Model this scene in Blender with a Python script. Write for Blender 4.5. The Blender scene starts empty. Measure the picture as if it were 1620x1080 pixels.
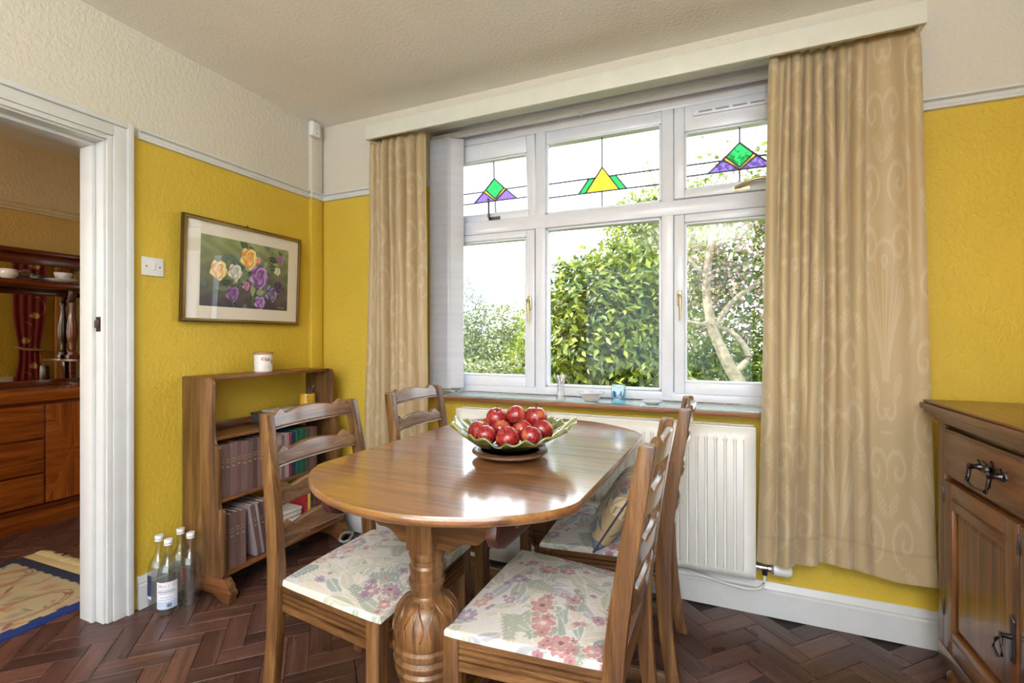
import bpy, bmesh, math, random
import numpy as np
from mathutils import Vector, Matrix

random.seed(7)
RNG = np.random.RandomState(11)
PI = math.pi
SC = bpy.context.scene
COL = SC.collection

# ------------------------------------------------------------------ camera, world, sun, exposure
CAM = (2.28, -2.254, 1.16)
cam_d = bpy.data.cameras.new('camera')
cam_d.sensor_width = 36.0
cam_d.lens = 745.0 / 1620.0 * 36.0
cam_d.shift_y = -4.0 / 1620.0
cam_d.clip_start = 0.02
cam_o = bpy.data.objects.new('camera', cam_d)
cam_o.location = CAM
cam_o.rotation_euler = (PI / 2, 0, math.radians(23.2))
COL.objects.link(cam_o)
SC.camera = cam_o

world = bpy.data.worlds.new('sky')
SC.world = world
world.use_nodes = True
_bg = world.node_tree.nodes['Background']
_bg.inputs[0].default_value = (0.80, 0.90, 1.0, 1)
_bg.inputs[1].default_value = 1.3

sun_d = bpy.data.lights.new('sun', 'SUN')
sun_d.energy = 3.2
sun_d.angle = math.radians(3)
sun_d.color = (1.0, 0.93, 0.80)
sun_o = bpy.data.objects.new('sun', sun_d)
sun_o.rotation_euler = (math.radians(36), 0, math.radians(-72))   # high sun from the left, a little behind the house
COL.objects.link(sun_o)

SC.view_settings.view_transform = 'Standard'
SC.view_settings.look = 'None'
SC.view_settings.gamma = 1.0
SC.view_settings.use_curve_mapping = False
SC.view_settings.exposure = 1.94
SC.cycles.max_bounces = 10
SC.cycles.diffuse_bounces = 6
SC.cycles.glossy_bounces = 4
SC.cycles.transmission_bounces = 8
SC.cycles.transparent_max_bounces = 16
SC.cycles.caustics_reflective = False
SC.cycles.caustics_refractive = False

# ------------------------------------------------------------------ colour and material helpers
def lin(c):
    c = c / 255.0
    return c / 12.92 if c <= 0.04045 else ((c + 0.055) / 1.055) ** 2.4

def rgb(r, g, b):
    return (lin(r), lin(g), lin(b), 1.0)

class NT:
    def __init__(self, name):
        self.m = bpy.data.materials.new(name)
        self.m.use_nodes = True
        self.t = self.m.node_tree
        self.b = self.t.nodes['Principled BSDF']
        self.out = self.t.nodes['Material Output']
    def n(self, typ, **kw):
        nd = self.t.nodes.new(typ)
        for k, v in kw.items():
            if k.startswith('i_'):
                key = k[2:]
                key = int(key) if key.isdigit() else key.replace('_', ' ')
                nd.inputs[key].default_value = v
            else:
                setattr(nd, k, v)
        return nd
    def l(self, a, b):
        self.t.links.new(a, b)
    def set(self, **kw):
        for k, v in kw.items():
            self.b.inputs[k.replace('_', ' ')].default_value = v
        return self
    def coords(self, scale=(1, 1, 1), rot=(0, 0, 0), kind='Object'):
        tc = self.n('ShaderNodeTexCoord')
        mp = self.n('ShaderNodeMapping')
        mp.inputs['Scale'].default_value = scale
        mp.inputs['Rotation'].default_value = rot
        self.l(tc.outputs[kind], mp.inputs['Vector'])
        return mp.outputs[0]
    def noise(self, vec, scale=1.0, detail=4.0, rough=0.55, dist=0.0):
        nd = self.n('ShaderNodeTexNoise')
        nd.inputs['Scale'].default_value = scale
        nd.inputs['Detail'].default_value = detail
        nd.inputs['Roughness'].default_value = rough
        nd.inputs['Distortion'].default_value = dist
        self.l(vec, nd.inputs['Vector'])
        return nd.outputs[0]
    def ramp(self, fac, stops):
        r = self.n('ShaderNodeValToRGB')
        el = r.color_ramp.elements
        while len(el) < len(stops):
            el.new(0.5)
        for e, (p, c) in zip(el, stops):
            e.position = p
            e.color = c
        self.l(fac, r.inputs[0])
        return r.outputs[0]
    def mix(self, fac, a, b, blend='MIX'):
        m = self.n('ShaderNodeMix', data_type='RGBA', blend_type=blend)
        for s, v in ((0, fac), (6, a), (7, b)):
            if hasattr(v, 'is_linked'):
                self.l(v, m.inputs[s])
            else:
                m.inputs[s].default_value = v
        return m.outputs[2]
    def bump(self, h, strength=0.3, dist=0.01):
        b = self.n('ShaderNodeBump')
        b.inputs['Strength'].default_value = strength
        b.inputs['Distance'].default_value = dist
        self.l(h, b.inputs['Height'])
        self.l(b.outputs[0], self.b.inputs['Normal'])
        return b
    def color(self, sock):
        self.l(sock, self.b.inputs['Base Color'])

MATS = {}
def cached(fn):
    def w(*a, **k):
        key = (fn.__name__, a, tuple(sorted(k.items())))
        if key not in MATS:
            MATS[key] = fn(*a, **k)
        return MATS[key]
    return w

@cached
def plain(name, col, rough=0.5, metal=0.0, coat=0.0, vary=0.06, spec=0.5):
    t = NT(name)
    v = t.noise(t.coords(), 14.0, 3.0)
    d = tuple(c * (1 - vary * 2) for c in col[:3]) + (1,)
    u = tuple(min(1, c * (1 + vary)) for c in col[:3]) + (1,)
    t.color(t.ramp(v, [(0.3, d), (0.7, u)]))
    t.set(Roughness=rough, Metallic=metal, Coat_Weight=coat, Specular_IOR_Level=spec)
    return t.m

@cached
def wood(name, axis, dark, mid, light, rough=0.38, coat=0.0, scale=1.0, rnd=False, pore=0.5):
    t = NT(name)
    i = 'XYZ'.index(axis)
    s = [26.0 * scale] * 3; s[i] = 1.6 * scale
    f = [300.0 * scale] * 3; f[i] = 9.0 * scale
    vec = t.coords(tuple(s))
    fv = t.coords(tuple(f))
    if rnd:
        oi = t.n('ShaderNodeObjectInfo')
        ad = t.n('ShaderNodeVectorMath', operation='ADD')
        sc = t.n('ShaderNodeVectorMath', operation='SCALE')
        cmb = t.n('ShaderNodeCombineXYZ')
        for k in range(3):
            t.l(oi.outputs['Random'], cmb.inputs[k])
        t.l(cmb.outputs[0], sc.inputs[0]); sc.inputs['Scale'].default_value = 57.0
        t.l(vec, ad.inputs[0]); t.l(sc.outputs[0], ad.inputs[1])
        vec = ad.outputs[0]
    g = t.noise(vec, 1.0, 5.0, 0.62, 1.1)
    col = t.ramp(g, [(0.28, dark), (0.48, mid), (0.72, light)])
    p = t.noise(fv, 1.0, 2.0, 0.6)
    pr = t.ramp(p, [(0.36, (0.45, 0.38, 0.32, 1)), (0.52, (1, 1, 1, 1))])
    col = t.mix(pore, col, pr, 'MULTIPLY')
    if rnd:
        hv = t.ramp(oi.outputs['Random'], [(0.0, (0.66, 0.62, 0.62, 1)), (0.5, (0.98, 0.94, 0.93, 1)), (1.0, (1.32, 1.22, 1.16, 1))])
        col = t.mix(1.0, col, hv, 'MULTIPLY')
        w = t.noise(t.coords((5, 5, 5)), 1.0, 6.0, 0.7)
        wf = t.ramp(w, [(0.60, (0, 0, 0, 1)), (0.74, (0.55, 0.55, 0.55, 1))])
        col = t.mix(wf, col, rgb(128, 92, 66))
        rr = t.ramp(t.noise(t.coords((3, 3, 3)), 1.0, 4.0), [(0.3, (rough - .1,) * 3 + (1,)), (0.7, (rough + .15,) * 3 + (1,))])
        t.l(rr, t.b.inputs['Roughness'])
    else:
        t.set(Roughness=rough)
    t.color(col)
    t.set(Coat_Weight=coat, Coat_Roughness=0.12, Coat_IOR=1.9 if coat >= 1 else 1.5)
    t.bump(p, 0.12, 0.002)
    return t.m

@cached
def attr_mat(name, rough=0.8, sheen=0.0, weave=0.0, coat=0.0, trans=0.0):
    t = NT(name)
    a = t.n('ShaderNodeAttribute', attribute_name='col')
    t.color(a.outputs[0])
    t.set(Roughness=rough, Sheen_Weight=sheen, Coat_Weight=coat)
    if weave:
        t.bump(t.noise(t.coords((420, 420, 420)), 1.0, 2.0), weave, 0.002)
    if trans:
        tl = t.n('ShaderNodeBsdfTranslucent')
        t.l(a.outputs[0], tl.inputs[0])
        mx = t.n('ShaderNodeMixShader'); mx.inputs[0].default_value = trans
        t.l(t.b.outputs[0], mx.inputs[1]); t.l(tl.outputs[0], mx.inputs[2])
        t.l(mx.outputs[0], t.out.inputs[0])
    return t.m

@cached
def clear_glass(name, tint=(1, 1, 1, 1), refl=0.08, edge=0.6, rough=0.02):
    """thin clear sheet: straight-through tinted transmission plus a mirror reflection growing towards grazing view"""
    t = NT(name)
    tr = t.n('ShaderNodeBsdfTransparent'); tr.inputs[0].default_value = tint
    gl = t.n('ShaderNodeBsdfGlossy'); gl.inputs['Roughness'].default_value = rough
    lw = t.n('ShaderNodeFresnel')
    bf = t.n('ShaderNodeNewGeometry'); io = t.n('ShaderNodeMath', operation='MULTIPLY_ADD')   # same reflection from both sides of the sheet
    io.inputs[1].default_value = 1 / 1.5 - 1.5; io.inputs[2].default_value = 1.5
    t.l(bf.outputs['Backfacing'], io.inputs[0]); t.l(io.outputs[0], lw.inputs['IOR'])
    mp = t.n('ShaderNodeMapRange')
    mp.inputs['From Min'].default_value = 0.04; mp.inputs['From Max'].default_value = 1.0
    mp.inputs['To Min'].default_value = refl; mp.inputs['To Max'].default_value = edge
    t.l(lw.outputs[0], mp.inputs[0])
    mx = t.n('ShaderNodeMixShader')
    t.l(mp.outputs[0], mx.inputs[0]); t.l(tr.outputs[0], mx.inputs[1]); t.l(gl.outputs[0], mx.inputs[2])
    t.l(mx.outputs[0], t.out.inputs[0])
    return t.m

@cached
def wall_paint(name, low, high, zs=2.03, bump=0.35):
    t = NT(name)
    sep = t.n('ShaderNodeSeparateXYZ')
    tc = t.n('ShaderNodeTexCoord'); t.l(tc.outputs['Object'], sep.inputs[0])
    gt = t.n('ShaderNodeMath', operation='GREATER_THAN'); gt.inputs[1].default_value = zs
    t.l(sep.outputs[2], gt.inputs[0])
    v = t.noise(t.coords((3, 3, 3)), 1.0, 3.0)
    a = t.ramp(v, [(0.3, tuple(c * .93 for c in low[:3]) + (1,)), (0.7, low)])
    t.color(t.mix(gt.outputs[0], a, high))
    t.set(Roughness=0.55, Specular_IOR_Level=0.35)
    h = t.noise(t.coords((60, 60, 45)), 1.0, 3.0, 0.5, 0.6)
    t.bump(t.ramp(h, [(0.35, (0, 0, 0, 1)), (0.65, (1, 1, 1, 1))]), bump, 0.004)
    return t.m

LEAFK = .9          # real leaves reflect little
@cached
def foliage_mat(name, dark, mid, light, scale=6.0, trans=0.35, rough=0.42):
    t = NT(name)
    geo = t.n('ShaderNodeNewGeometry')
    dark, mid, light = [tuple(q * LEAFK for q in c[:3]) + (1,) for c in (dark, mid, light)]
    r = t.ramp(geo.outputs['Random Per Island'], [(0.0, dark), (0.5, mid), (1.0, light)])
    t.color(r)
    t.set(Roughness=rough, Specular_IOR_Level=0.5)
    tl = t.n('ShaderNodeBsdfTranslucent'); t.l(r, tl.inputs[0])
    mx = t.n('ShaderNodeMixShader'); mx.inputs[0].default_value = trans
    t.l(t.b.outputs[0], mx.inputs[1]); t.l(tl.outputs[0], mx.inputs[2])
    t.l(mx.outputs[0], t.out.inputs[0])
    return t.m

OAKC = (rgb(58, 38, 22), rgb(106, 73, 44), rgb(146, 108, 68))
def oak(axis): return wood('oak_' + axis, axis, *OAKC, rough=0.32, coat=0.15)
def oakd(axis): return wood('oak_dark_' + axis, axis, rgb(58, 34, 18), rgb(108, 66, 36), rgb(146, 94, 54), rough=0.34, coat=0.15)
def mahog(axis): return wood('table_wood_' + axis, axis, rgb(94, 58, 34), rgb(140, 95, 58), rgb(168, 122, 80), rough=0.34, coat=1.0, pore=0.35)
def orange_wood(axis): return wood('veneer_' + axis, axis, rgb(104, 48, 14), rgb(146, 76, 24), rgb(172, 98, 36), rough=0.25, coat=0.35, pore=0.25)
def red_wood(axis): return wood('red_mahogany_' + axis, axis, rgb(58, 22, 10), rgb(98, 42, 18), rgb(130, 62, 28), rough=0.25, coat=0.35, pore=0.25)
WHITE = plain('white_gloss_paint', rgb(208, 210, 212), 0.3, vary=0.02)
UPVC = plain('white_plastic', rgb(220, 224, 236), 0.22, vary=0.015)
RADW = plain('radiator_enamel', rgb(226, 227, 224), 0.3, vary=0.015)
PANE = clear_glass('window_glass', (0.99, 1.0, 0.995, 1), 0.012, 0.9, 0.0)
LEAD = plain('lead_came', rgb(84, 84, 100), 0.5, 0.4)
CHROME = plain('chrome', rgb(200, 200, 205), 0.12, 1.0)
BRASS = plain('brass', rgb(196, 180, 140), 0.28, 1.0)
IRON = plain('dark_cast_metal', rgb(92, 88, 92), 0.32, 1.0)
BLACK = plain('black_metal', rgb(30, 28, 28), 0.4, 0.3)

# ------------------------------------------------------------------ mesh helpers
def link(o, parent=None):
    COL.objects.link(o)
    if parent is not None:
        o.parent = parent
    return o

class MB:
    def __init__(self):
        self.v = []; self.f = []; self.weld = False
    def add(self, vs, fs):
        k = len(self.v)
        self.v += [tuple(p) for p in vs]
        self.f += [tuple(i + k for i in f) for f in fs]
        return self
    def box(self, x0, x1, y0, y1, z0, z1, M=None):
        vs = [Vector((x, y, z)) for x in (x0, x1) for y in (y0, y1) for z in (z0, z1)]
        if M is not None:
            vs = [M @ p for p in vs]
        return self.add(vs, [(0, 1, 3, 2), (4, 6, 7, 5), (0, 4, 5, 1), (2, 3, 7, 6), (0, 2, 6, 4), (1, 5, 7, 3)])
    def prism(self, poly, axis, a, b, M=None):
        """poly: 2D points in the two other axes (in xyz order); extruded along axis from a to b"""
        def mk(p, t):
            if axis == 'x': q = (t, p[0], p[1])
            elif axis == 'y': q = (p[0], t, p[1])
            else: q = (p[0], p[1], t)
            return M @ Vector(q) if M is not None else Vector(q)
        n = len(poly)
        vs = [mk(p, a) for p in poly] + [mk(p, b) for p in poly]
        fs = [tuple(range(n)), tuple(range(2 * n - 1, n - 1, -1))]
        fs += [(i, (i + 1) % n, (i + 1) % n + n, i + n) for i in range(n)]
        return self.add(vs, fs)
    def lathe(self, prof, c=(0, 0, 0), n=24, M=None, axis='z', wob=None):
        vs = []; fs = []; self.weld = True
        for (r, z) in prof:
            for k in range(n):
                a = 2 * PI * k / n
                rr = r * (wob(a, z) if wob else 1)
                if axis == 'z': p = Vector((c[0] + rr * math.cos(a), c[1] + rr * math.sin(a), c[2] + z))
                elif axis == 'x': p = Vector((c[0] + z, c[1] + rr * math.cos(a), c[2] + rr * math.sin(a)))
                else: p = Vector((c[0] + rr * math.cos(a), c[1] + z, c[2] + rr * math.sin(a)))
                vs.append(M @ p if M is not None else p)
        m = len(prof)
        for i in range(m - 1):
            for k in range(n):
                fs.append((i * n + k, i * n + (k + 1) % n, (i + 1) * n + (k + 1) % n, (i + 1) * n + k))
        if prof[0][0] > 1e-4: fs.append(tuple(range(n - 1, -1, -1)))
        if prof[-1][0] > 1e-4: fs.append(tuple(range((m - 1) * n, m * n)))
        return self.add(vs, fs)
    def tube(self, path, r, n=8, cap=True):
        P = [Vector(p) for p in path]
        R = r if isinstance(r, (list, tuple)) else [r] * len(P)
        vs = []; fs = []
        ref = Vector((0, 0, 1))
        for i, p in enumerate(P):
            d = (P[min(i + 1, len(P) - 1)] - P[max(i - 1, 0)]).normalized()
            if abs(d.dot(ref)) > 0.95:
                u = d.cross(Vector((1, 0, 0)))
            else:
                u = d.cross(ref)
            u.normalize(); w = d.cross(u)
            for k in range(n):
                a = 2 * PI * k / n
                vs.append(p + u * (R[i] * math.cos(a)) + w * (R[i] * math.sin(a)))
        for i in range(len(P) - 1):
            for k in range(n):
                fs.append((i * n + k, i * n + (k + 1) % n, (i + 1) * n + (k + 1) % n, (i + 1) * n + k))
        if cap:
            fs.append(tuple(range(n - 1, -1, -1))); fs.append(tuple(range((len(P) - 1) * n, len(P) * n)))
        return self.add(vs, fs)
    def build(self, name, mat, parent=None, bevel=0.0, seg=2, smooth=None, recalc=True):
        me = bpy.data.meshes.new(name)
        bm = bmesh.new()
        vs = [bm.verts.new(p) for p in self.v]
        for f in self.f:
            try: bm.faces.new([vs[i] for i in f])
            except ValueError: pass
        if self.weld: bmesh.ops.remove_doubles(bm, verts=bm.verts, dist=1e-6)
        if recalc: bmesh.ops.recalc_face_normals(bm, faces=bm.faces)
        if bevel > 0:
            es = [e for e in bm.edges if e.is_manifold and e.calc_face_angle(0) > 0.5]
            bmesh.ops.bevel(bm, geom=es, offset=bevel, segments=seg, profile=0.5, affect='EDGES', clamp_overlap=True)
        bm.to_mesh(me); bm.free()
        if smooth is None: smooth = 0.6 if bevel > 0 else 0
        if smooth:
            me.shade_smooth(); me.set_sharp_from_angle(angle=smooth)
        me.materials.append(mat)
        return link(bpy.data.objects.new(name, me), parent)

def box(name, mat, parent, x0, x1, y0, y1, z0, z1, bevel=0.003, seg=2, M=None):
    return MB().box(x0, x1, y0, y1, z0, z1, M).build(name, mat, parent, bevel, seg)

def grid_obj(name, fn, nu, nv, mat, parent=None, canvas=None, smooth=True, thick=0.0, both=False):
    """grid mesh from fn(U,V)->(X,Y,Z) numpy arrays; canvas gives one linear RGB per vertex"""
    U, V = np.meshgrid(np.linspace(0, 1, nu), np.linspace(0, 1, nv), indexing='ij')
    X, Y, Z = fn(U, V)
    co = np.stack([X, Y, Z], -1).reshape(-1, 3).astype(np.float32)
    idx = np.arange(nu * nv).reshape(nu, nv)
    q = np.stack([idx[:-1, :-1], idx[1:, :-1], idx[1:, 1:], idx[:-1, 1:]], -1).reshape(-1, 4)
    me = bpy.data.meshes.new(name)
    me.vertices.add(len(co)); me.vertices.foreach_set('co', co.ravel())
    me.loops.add(q.size); me.loops.foreach_set('vertex_index', q.ravel().astype(np.int32))
    me.polygons.add(len(q))
    me.polygons.foreach_set('loop_start', (np.arange(len(q)) * 4).astype(np.int32))
    me.update(calc_edges=True); me.validate()
    if canvas is not None:
        a = me.color_attributes.new('col', 'FLOAT_COLOR', 'POINT')
        c4 = np.ones((nu * nv, 4), np.float32); c4[:, :3] = canvas.reshape(-1, 3)
        a.data.foreach_set('color', c4.ravel())
    if smooth: me.shade_smooth()
    me.materials.append(mat)
    o = link(bpy.data.objects.new(name, me), parent)
    if thick:
        md = o.modifiers.new('thickness', 'SOLIDIFY'); md.thickness = thick; md.offset = -1
    return o

def tag(o, label, cat, group=None, kind=None):
    o['label'] = label; o['category'] = cat
    if group: o['group'] = group
    if kind: o['kind'] = kind
    return o

def struct(o, label=None):
    o['kind'] = 'structure'
    if label: o['label'] = label
    return o

def thing(name, label, cat, loc=(0, 0, 0), rz=0.0, group=None):
    o = bpy.data.objects.new(name, None)
    o.empty_display_size = 0.1
    o.location = loc; o.rotation_euler = (0, 0, rz)
    link(o)
    return tag(o, label, cat, group)

def copy_tree(o, parent=None):
    c = o.copy(); COL.objects.link(c); c.parent = parent
    for ch in list(o.children): copy_tree(ch, c)
    return c

ORD = ['first', 'second', 'third', 'fourth', 'fifth', 'sixth', 'seventh', 'eighth', 'ninth', 'tenth', 'eleventh', 'twelfth',
       'thirteenth', 'fourteenth', 'fifteenth', 'sixteenth', 'seventeenth', 'eighteenth', 'nineteenth', 'twentieth']

# ---- raster stamps on a (nu, nv, 3) canvas whose pixels become vertex colours
class Canvas:
    def __init__(self, nu, nv, su, sv, base):
        self.U, self.V = np.meshgrid(np.linspace(0, su, nu), np.linspace(0, sv, nv), indexing='ij')
        self.c = np.ones((nu, nv, 3)) * np.array(base[:3])
    def put(self, m, col):
        m = np.clip(m, 0, 1)[..., None]
        self.c = self.c * (1 - m) + np.array(col[:3]) * m
    def loc(self, x, y, a):
        dx, dy = self.U - x, self.V - y
        return dx * math.cos(a) + dy * math.sin(a), -dx * math.sin(a) + dy * math.cos(a)
    def leaf(self, x, y, L, W, a, col, vein=None, al=1.0):
        u, v = self.loc(x, y, a)
        t = np.clip(u / L, 0, 1)
        w = W * np.sin(PI * t ** 0.8)
        m = ((np.abs(v) < w) & (u > 0) & (u < L)) * al
        self.put(m, col)
        if vein is not None:
            self.put(((np.abs(v) < W * 0.12) & (u > 0) & (u < L * .9)) * .6, vein)
    def flower(self, x, y, R, n, a, col, mid, edge=None):
        u, v = self.loc(x, y, a)
        r = np.hypot(u, v); th = np.arctan2(v, u)
        rim = R * (0.55 + 0.45 * np.abs(np.cos(n * th / 2)) ** 0.7)
        if edge is not None: self.put((r < rim * 1.12) * 1.0, edge)
        self.put((r < rim) * (0.65 + 0.35 * (r / R)), col)
        self.put((np.abs(np.sin(n * th / 2)) > .985) * (r < rim * .9) * .4, mid)
        self.put((r < R * 0.24) * 1.0, mid)
    def rose(self, x, y, R, dark, light, a=0.0):
        u, v = self.loc(x, y, a)
        r = np.hypot(u, v); th = np.arctan2(v, u)
        rim = R * (1 + 0.08 * np.cos(5 * th + 1) + .04 * np.cos(9 * th))
        m = np.clip((rim - r) / (0.08 * R), 0, 1)
        f = 0.5 + 0.5 * np.sin(10 * r / R + 2.2 * np.sin(th * 2.5 + r / R * 3) + th)
        f = np.clip(f * (0.35 + 0.8 * r / R), 0, 1)[..., None]
        col = np.array(dark[:3]) * (1 - f) + np.array(light[:3]) * f
        m = m[..., None]
        self.c = self.c * (1 - m) + col * m
    def curve(self, pts, w, col, al=1.0):
        m = np.zeros(self.U.shape)
        for (x0, y0), (x1, y1) in zip(pts[:-1], pts[1:]):
            d = np.array([x1 - x0, y1 - y0]); L2 = max(d @ d, 1e-9)
            t = np.clip(((self.U - x0) * d[0] + (self.V - y0) * d[1]) / L2, 0, 1)
            m = np.maximum(m, (np.hypot(self.U - x0 - t * d[0], self.V - y0 - t * d[1]) < w) * al)
        self.put(m, col)

# ------------------------------------------------------------------ THE SETTING
H = 2.485
YEL = rgb(210, 180, 64)
CREAM = rgb(206, 201, 188)
paint = wall_paint('yellow_wall_paint', YEL, CREAM)
paint2 = wall_paint('ochre_wall_paint', rgb(208, 172, 104), rgb(216, 196, 162))
BACKY = -6.4                      # room runs on behind the camera, its end left open for fill light

wl = MB()
wl.box(-.12, 0, -1.13, .205, 0, H).box(-.12, 0, -1.93, -1.13, 1.985, H).box(-.12, 0, BACKY, -1.93, 0, H)
struct(wl.build('wall_left', paint))
wb = MB()
WX0, WX1, WZ0, WZ1 = .79, 2.706, .835, 2.34
wb.box(0, WX0, 0, .205, 0, H).box(WX1, 3.62, 0, .205, 0, H).box(WX0, WX1, 0, .205, 0, WZ0).box(WX0, WX1, 0, .205, WZ1, H)
struct(wb.build('wall_back', paint))
struct(MB().box(3.47, 3.62, -3.3, 0, 0, H).build('wall_right', paint))   # unseen wall cut short to let sky light onto the left wall
# neighbouring room
wf = MB().box(-2.12, -2.0, BACKY, 1.6, 0, H)
struct(wf.build('wall_far', paint2))
struct(MB().box(-2.0, -.12, 1.48, 1.6, 0, H).build('wall_end', paint2))
ws = MB()      # its side wall beyond the dining room, with a window in it
ws.box(-.12, 0, .205, .62, 0, H).box(-.12, 0, 1.2, 1.6, 0, H).box(-.12, 0, .62, 1.2, 0, .85).box(-.12, 0, .62, 1.2, 2.1, H)
struct(ws.build('wall_side', paint2))
cm = NT('ceiling_stipple')
cm.color(cm.ramp(cm.noise(cm.coords((2, 2, 2)), 1.0, 2.0), [(0.3, rgb(226, 223, 217)), (0.7, rgb(234, 231, 226))]))
cm.set(Roughness=0.8)
cm.bump(cm.noise(cm.coords((70, 70, 70)), 1.0, 3.0), 0.4, 0.005)
struct(MB().box(-2.12, 3.62, BACKY, .28, H, H + .12).box(-2.12, 0, .28, 1.6, H, H + .12).build('ceiling', cm.m))

# picture rails, skirting, pipe boxing
def rail_prof(d=.028, h=.042):
    return [(0, 0), (d * .55, .002), (d * .6, h * .25), (d * .35, h * .4), (d * .5, h * .7), (d, h * .8), (d, h), (0, h)]
RZ = 2.018
trim = MB()
trim.prism([(x, z + RZ) for x, z in rail_prof()], 'y', -1.028, -.0)
struct(trim.build('trim_1', WHITE, None, smooth=.5))
trim = MB()
trim.prism([(-y, z + RZ) for y, z in rail_prof()], 'x', 0, WX0 + .0)
struct(trim.build('trim_2', WHITE, None, smooth=.5))
trim = MB()
trim.prism([(-y, z + RZ) for y, z in rail_prof()], 'x', WX1, 3.47)
struct(trim.build('trim_3', WHITE, None, smooth=.5))
trim = MB()
trim.prism([(-2.0 + x, z + RZ) for x, z in rail_prof(.03, .06)], 'y', BACKY, 1.48)
struct(trim.build('trim_4', plain('cream_gloss', rgb(214, 194, 160), .4), None, smooth=.5))
box_m = MB().box(.0, .03, -.098, -.012, 0, H)
struct(box_m.build('trim_5', paint, None, .002))
trim = MB().prism([(.03 + x, z + RZ) for x, z in rail_prof(.018)], 'y', -.105, -.004)
struct(trim.build('trim_6', WHITE, None, smooth=.5))

def skirt(d=.022, h=.138):
    return [(0, 0), (d, 0), (d, h * .72), (d * .75, h * .76), (d * .8, h * .82), (d * .55, h * .9), (d * .3, h), (0, h)]
struct(MB().prism(skirt(), 'y', -1.03, 0).build('baseboard_left', WHITE, None, smooth=.5))
struct(MB().prism([(-a, z) for a, z in skirt()], 'x', 0, 3.47).build('baseboard_back', WHITE, None, smooth=.5))

# doorway: lining, stop, architrave
dr = bpy.data.objects.new('door_1', None); link(dr); struct(dr)
DY0, DY1, DZ = -1.93, -1.13, 1.985
lin_m = MB().box(-.14, .0, DY1 - .02, DY1 + .0, 0, DZ - .02).box(-.14, 0, DY0, DY0 + .02, 0, DZ - .02).box(-.14, 0, DY0, DY1, DZ - .02, DZ)
lin_m.build('lining', WHITE, dr, .002)
stp = MB().box(-.14, -.052, DY1 - .034, DY1 - .02, 0, DZ - .034).box(-.14, -.052, DY0 + .02, DY0 + .034, 0, DZ - .034).box(-.14, -.052, DY0 + .02, DY1 - .02, DZ - .034, DZ - .02)
stp.build('door_stop', WHITE, dr, .002)
def arch(x, sgn, nm):
    a = MB()
    for (p, q, t) in ((0.0, .02, .012), (.02, .066, .019), (.066, .088, .030)):
        xs = sorted((x, x + sgn * t))
        i = DY1 - .012
        a.box(xs[0], xs[1], i + p, i + q, 0, DZ - .012 + q)
        j = DY0 + .012
        a.box(xs[0], xs[1], j - q, j - p, 0, DZ - .012 + q)
        a.box(xs[0], xs[1], j - p, i + p, DZ - .012 + p, DZ - .012 + q)
    a.build(nm, WHITE, dr, .002)
arch(0, 1, 'architrave'); arch(-.12, -1, 'architrave')
lk = box('strike_plate', BLACK, dr, -.046, -.018, DY1 - .0225, DY1 - .0205, 1.19, 1.25, 0)
box('keep', IRON, lk, -.05, -.02, DY1 - .027, DY1 - .0225, 1.205, 1.236, .001)

# ------------------------------------------------------------------ floor: herringbone wood blocks laid at 45 degrees
base_m = plain('floor_bitumen', rgb(34, 24, 22), 0.7)
fl = MB().box(-2.12, 3.62, BACKY, 1.6, -.06, -.006).build('floor', base_m); struct(fl)
block_mat = wood('parquet_X', 'X', rgb(56, 37, 35), rgb(82, 56, 50), rgb(108, 79, 69), rough=0.30, coat=0.0, scale=1.0, rnd=True)
BW = .077; BL = 3 * BW
def block_mesh(nm):
    m = MB().box(-BL / 2 + .0007, BL / 2 - .0007, -BW / 2 + .0007, BW / 2 - .0007, -.012, 0)
    o = m.build(nm, block_mat, None, .0015, 1, smooth=0)
    me = o.data; bpy.data.objects.remove(o)
    return me
bmesh_block = block_mesh('wood_block')
ca, sa = math.cos(PI / 4), math.sin(PI / 4)
cr, sr = math.cos(math.radians(23.2)), math.sin(math.radians(23.2))
def project(x, y, z):
    dx, dy, dz = x - CAM[0], y - CAM[1], z - CAM[2]
    w = -sr * dx + cr * dy; u = cr * dx + sr * dy
    if w < .05: return None
    return (810 + 745 * u / w, 536 - 745 * dz / w, w)
blocks = []
for i in range(-40, 60):
    for k in range(-20, 20):
        ox, oy = i + 3 * k, i - 3 * k
        for (cx, cy, rot) in ((ox + 1.5, oy + .5, 0), (ox + .5, oy - 5 + 1.5, PI / 2)):
            X, Y = cx * BW, cy * BW
            wx, wy = ca * X - sa * Y + 1.3, sa * X + ca * Y - .8
            if not (-2.05 < wx < 3.5 and -2.9 < wy < .05): continue
            if wy > -.02 and wx > -.1: continue
            p = project(wx, wy, 0)
            vis = p is not None and -60 < p[0] < 1680 and p[1] < 1130 and not (p[0] < 1400 and wx > 3.0)
            if vis and wx < 0:      # only what the doorway shows of the next room
                vis = p[0] < 160
            if vis and 215 < p[0] < 300 and p[1] < 930: vis = False
            blocks.append((p[2] if vis else 1e9, wx, wy, rot + PI / 4))
blocks.sort(key=lambda b: b[0])
rest = MB()
for j, (w, x, y, r) in enumerate(blocks):
    dz = random.uniform(-.0008, .0004)
    if w < 1e8 and j < 300:
        o = bpy.data.objects.new('wood_block', bmesh_block)
        o.location = (x, y, dz); o.rotation_euler = (random.uniform(-.004, .004), random.uniform(-.002, .002), r + (PI if random.random() < .5 else 0))
        link(o, fl)
    else:
        M = Matrix.Translation((x, y, dz)) @ Matrix.Rotation(r, 4, 'Z')
        rest.box(-BL / 2 + .0007, BL / 2 - .0007, -BW / 2 + .0007, BW / 2 - .0007, -.012, 0, M)
ro = rest.build('wood_block_field', block_mat, fl); ro['kind'] = 'stuff'

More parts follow.
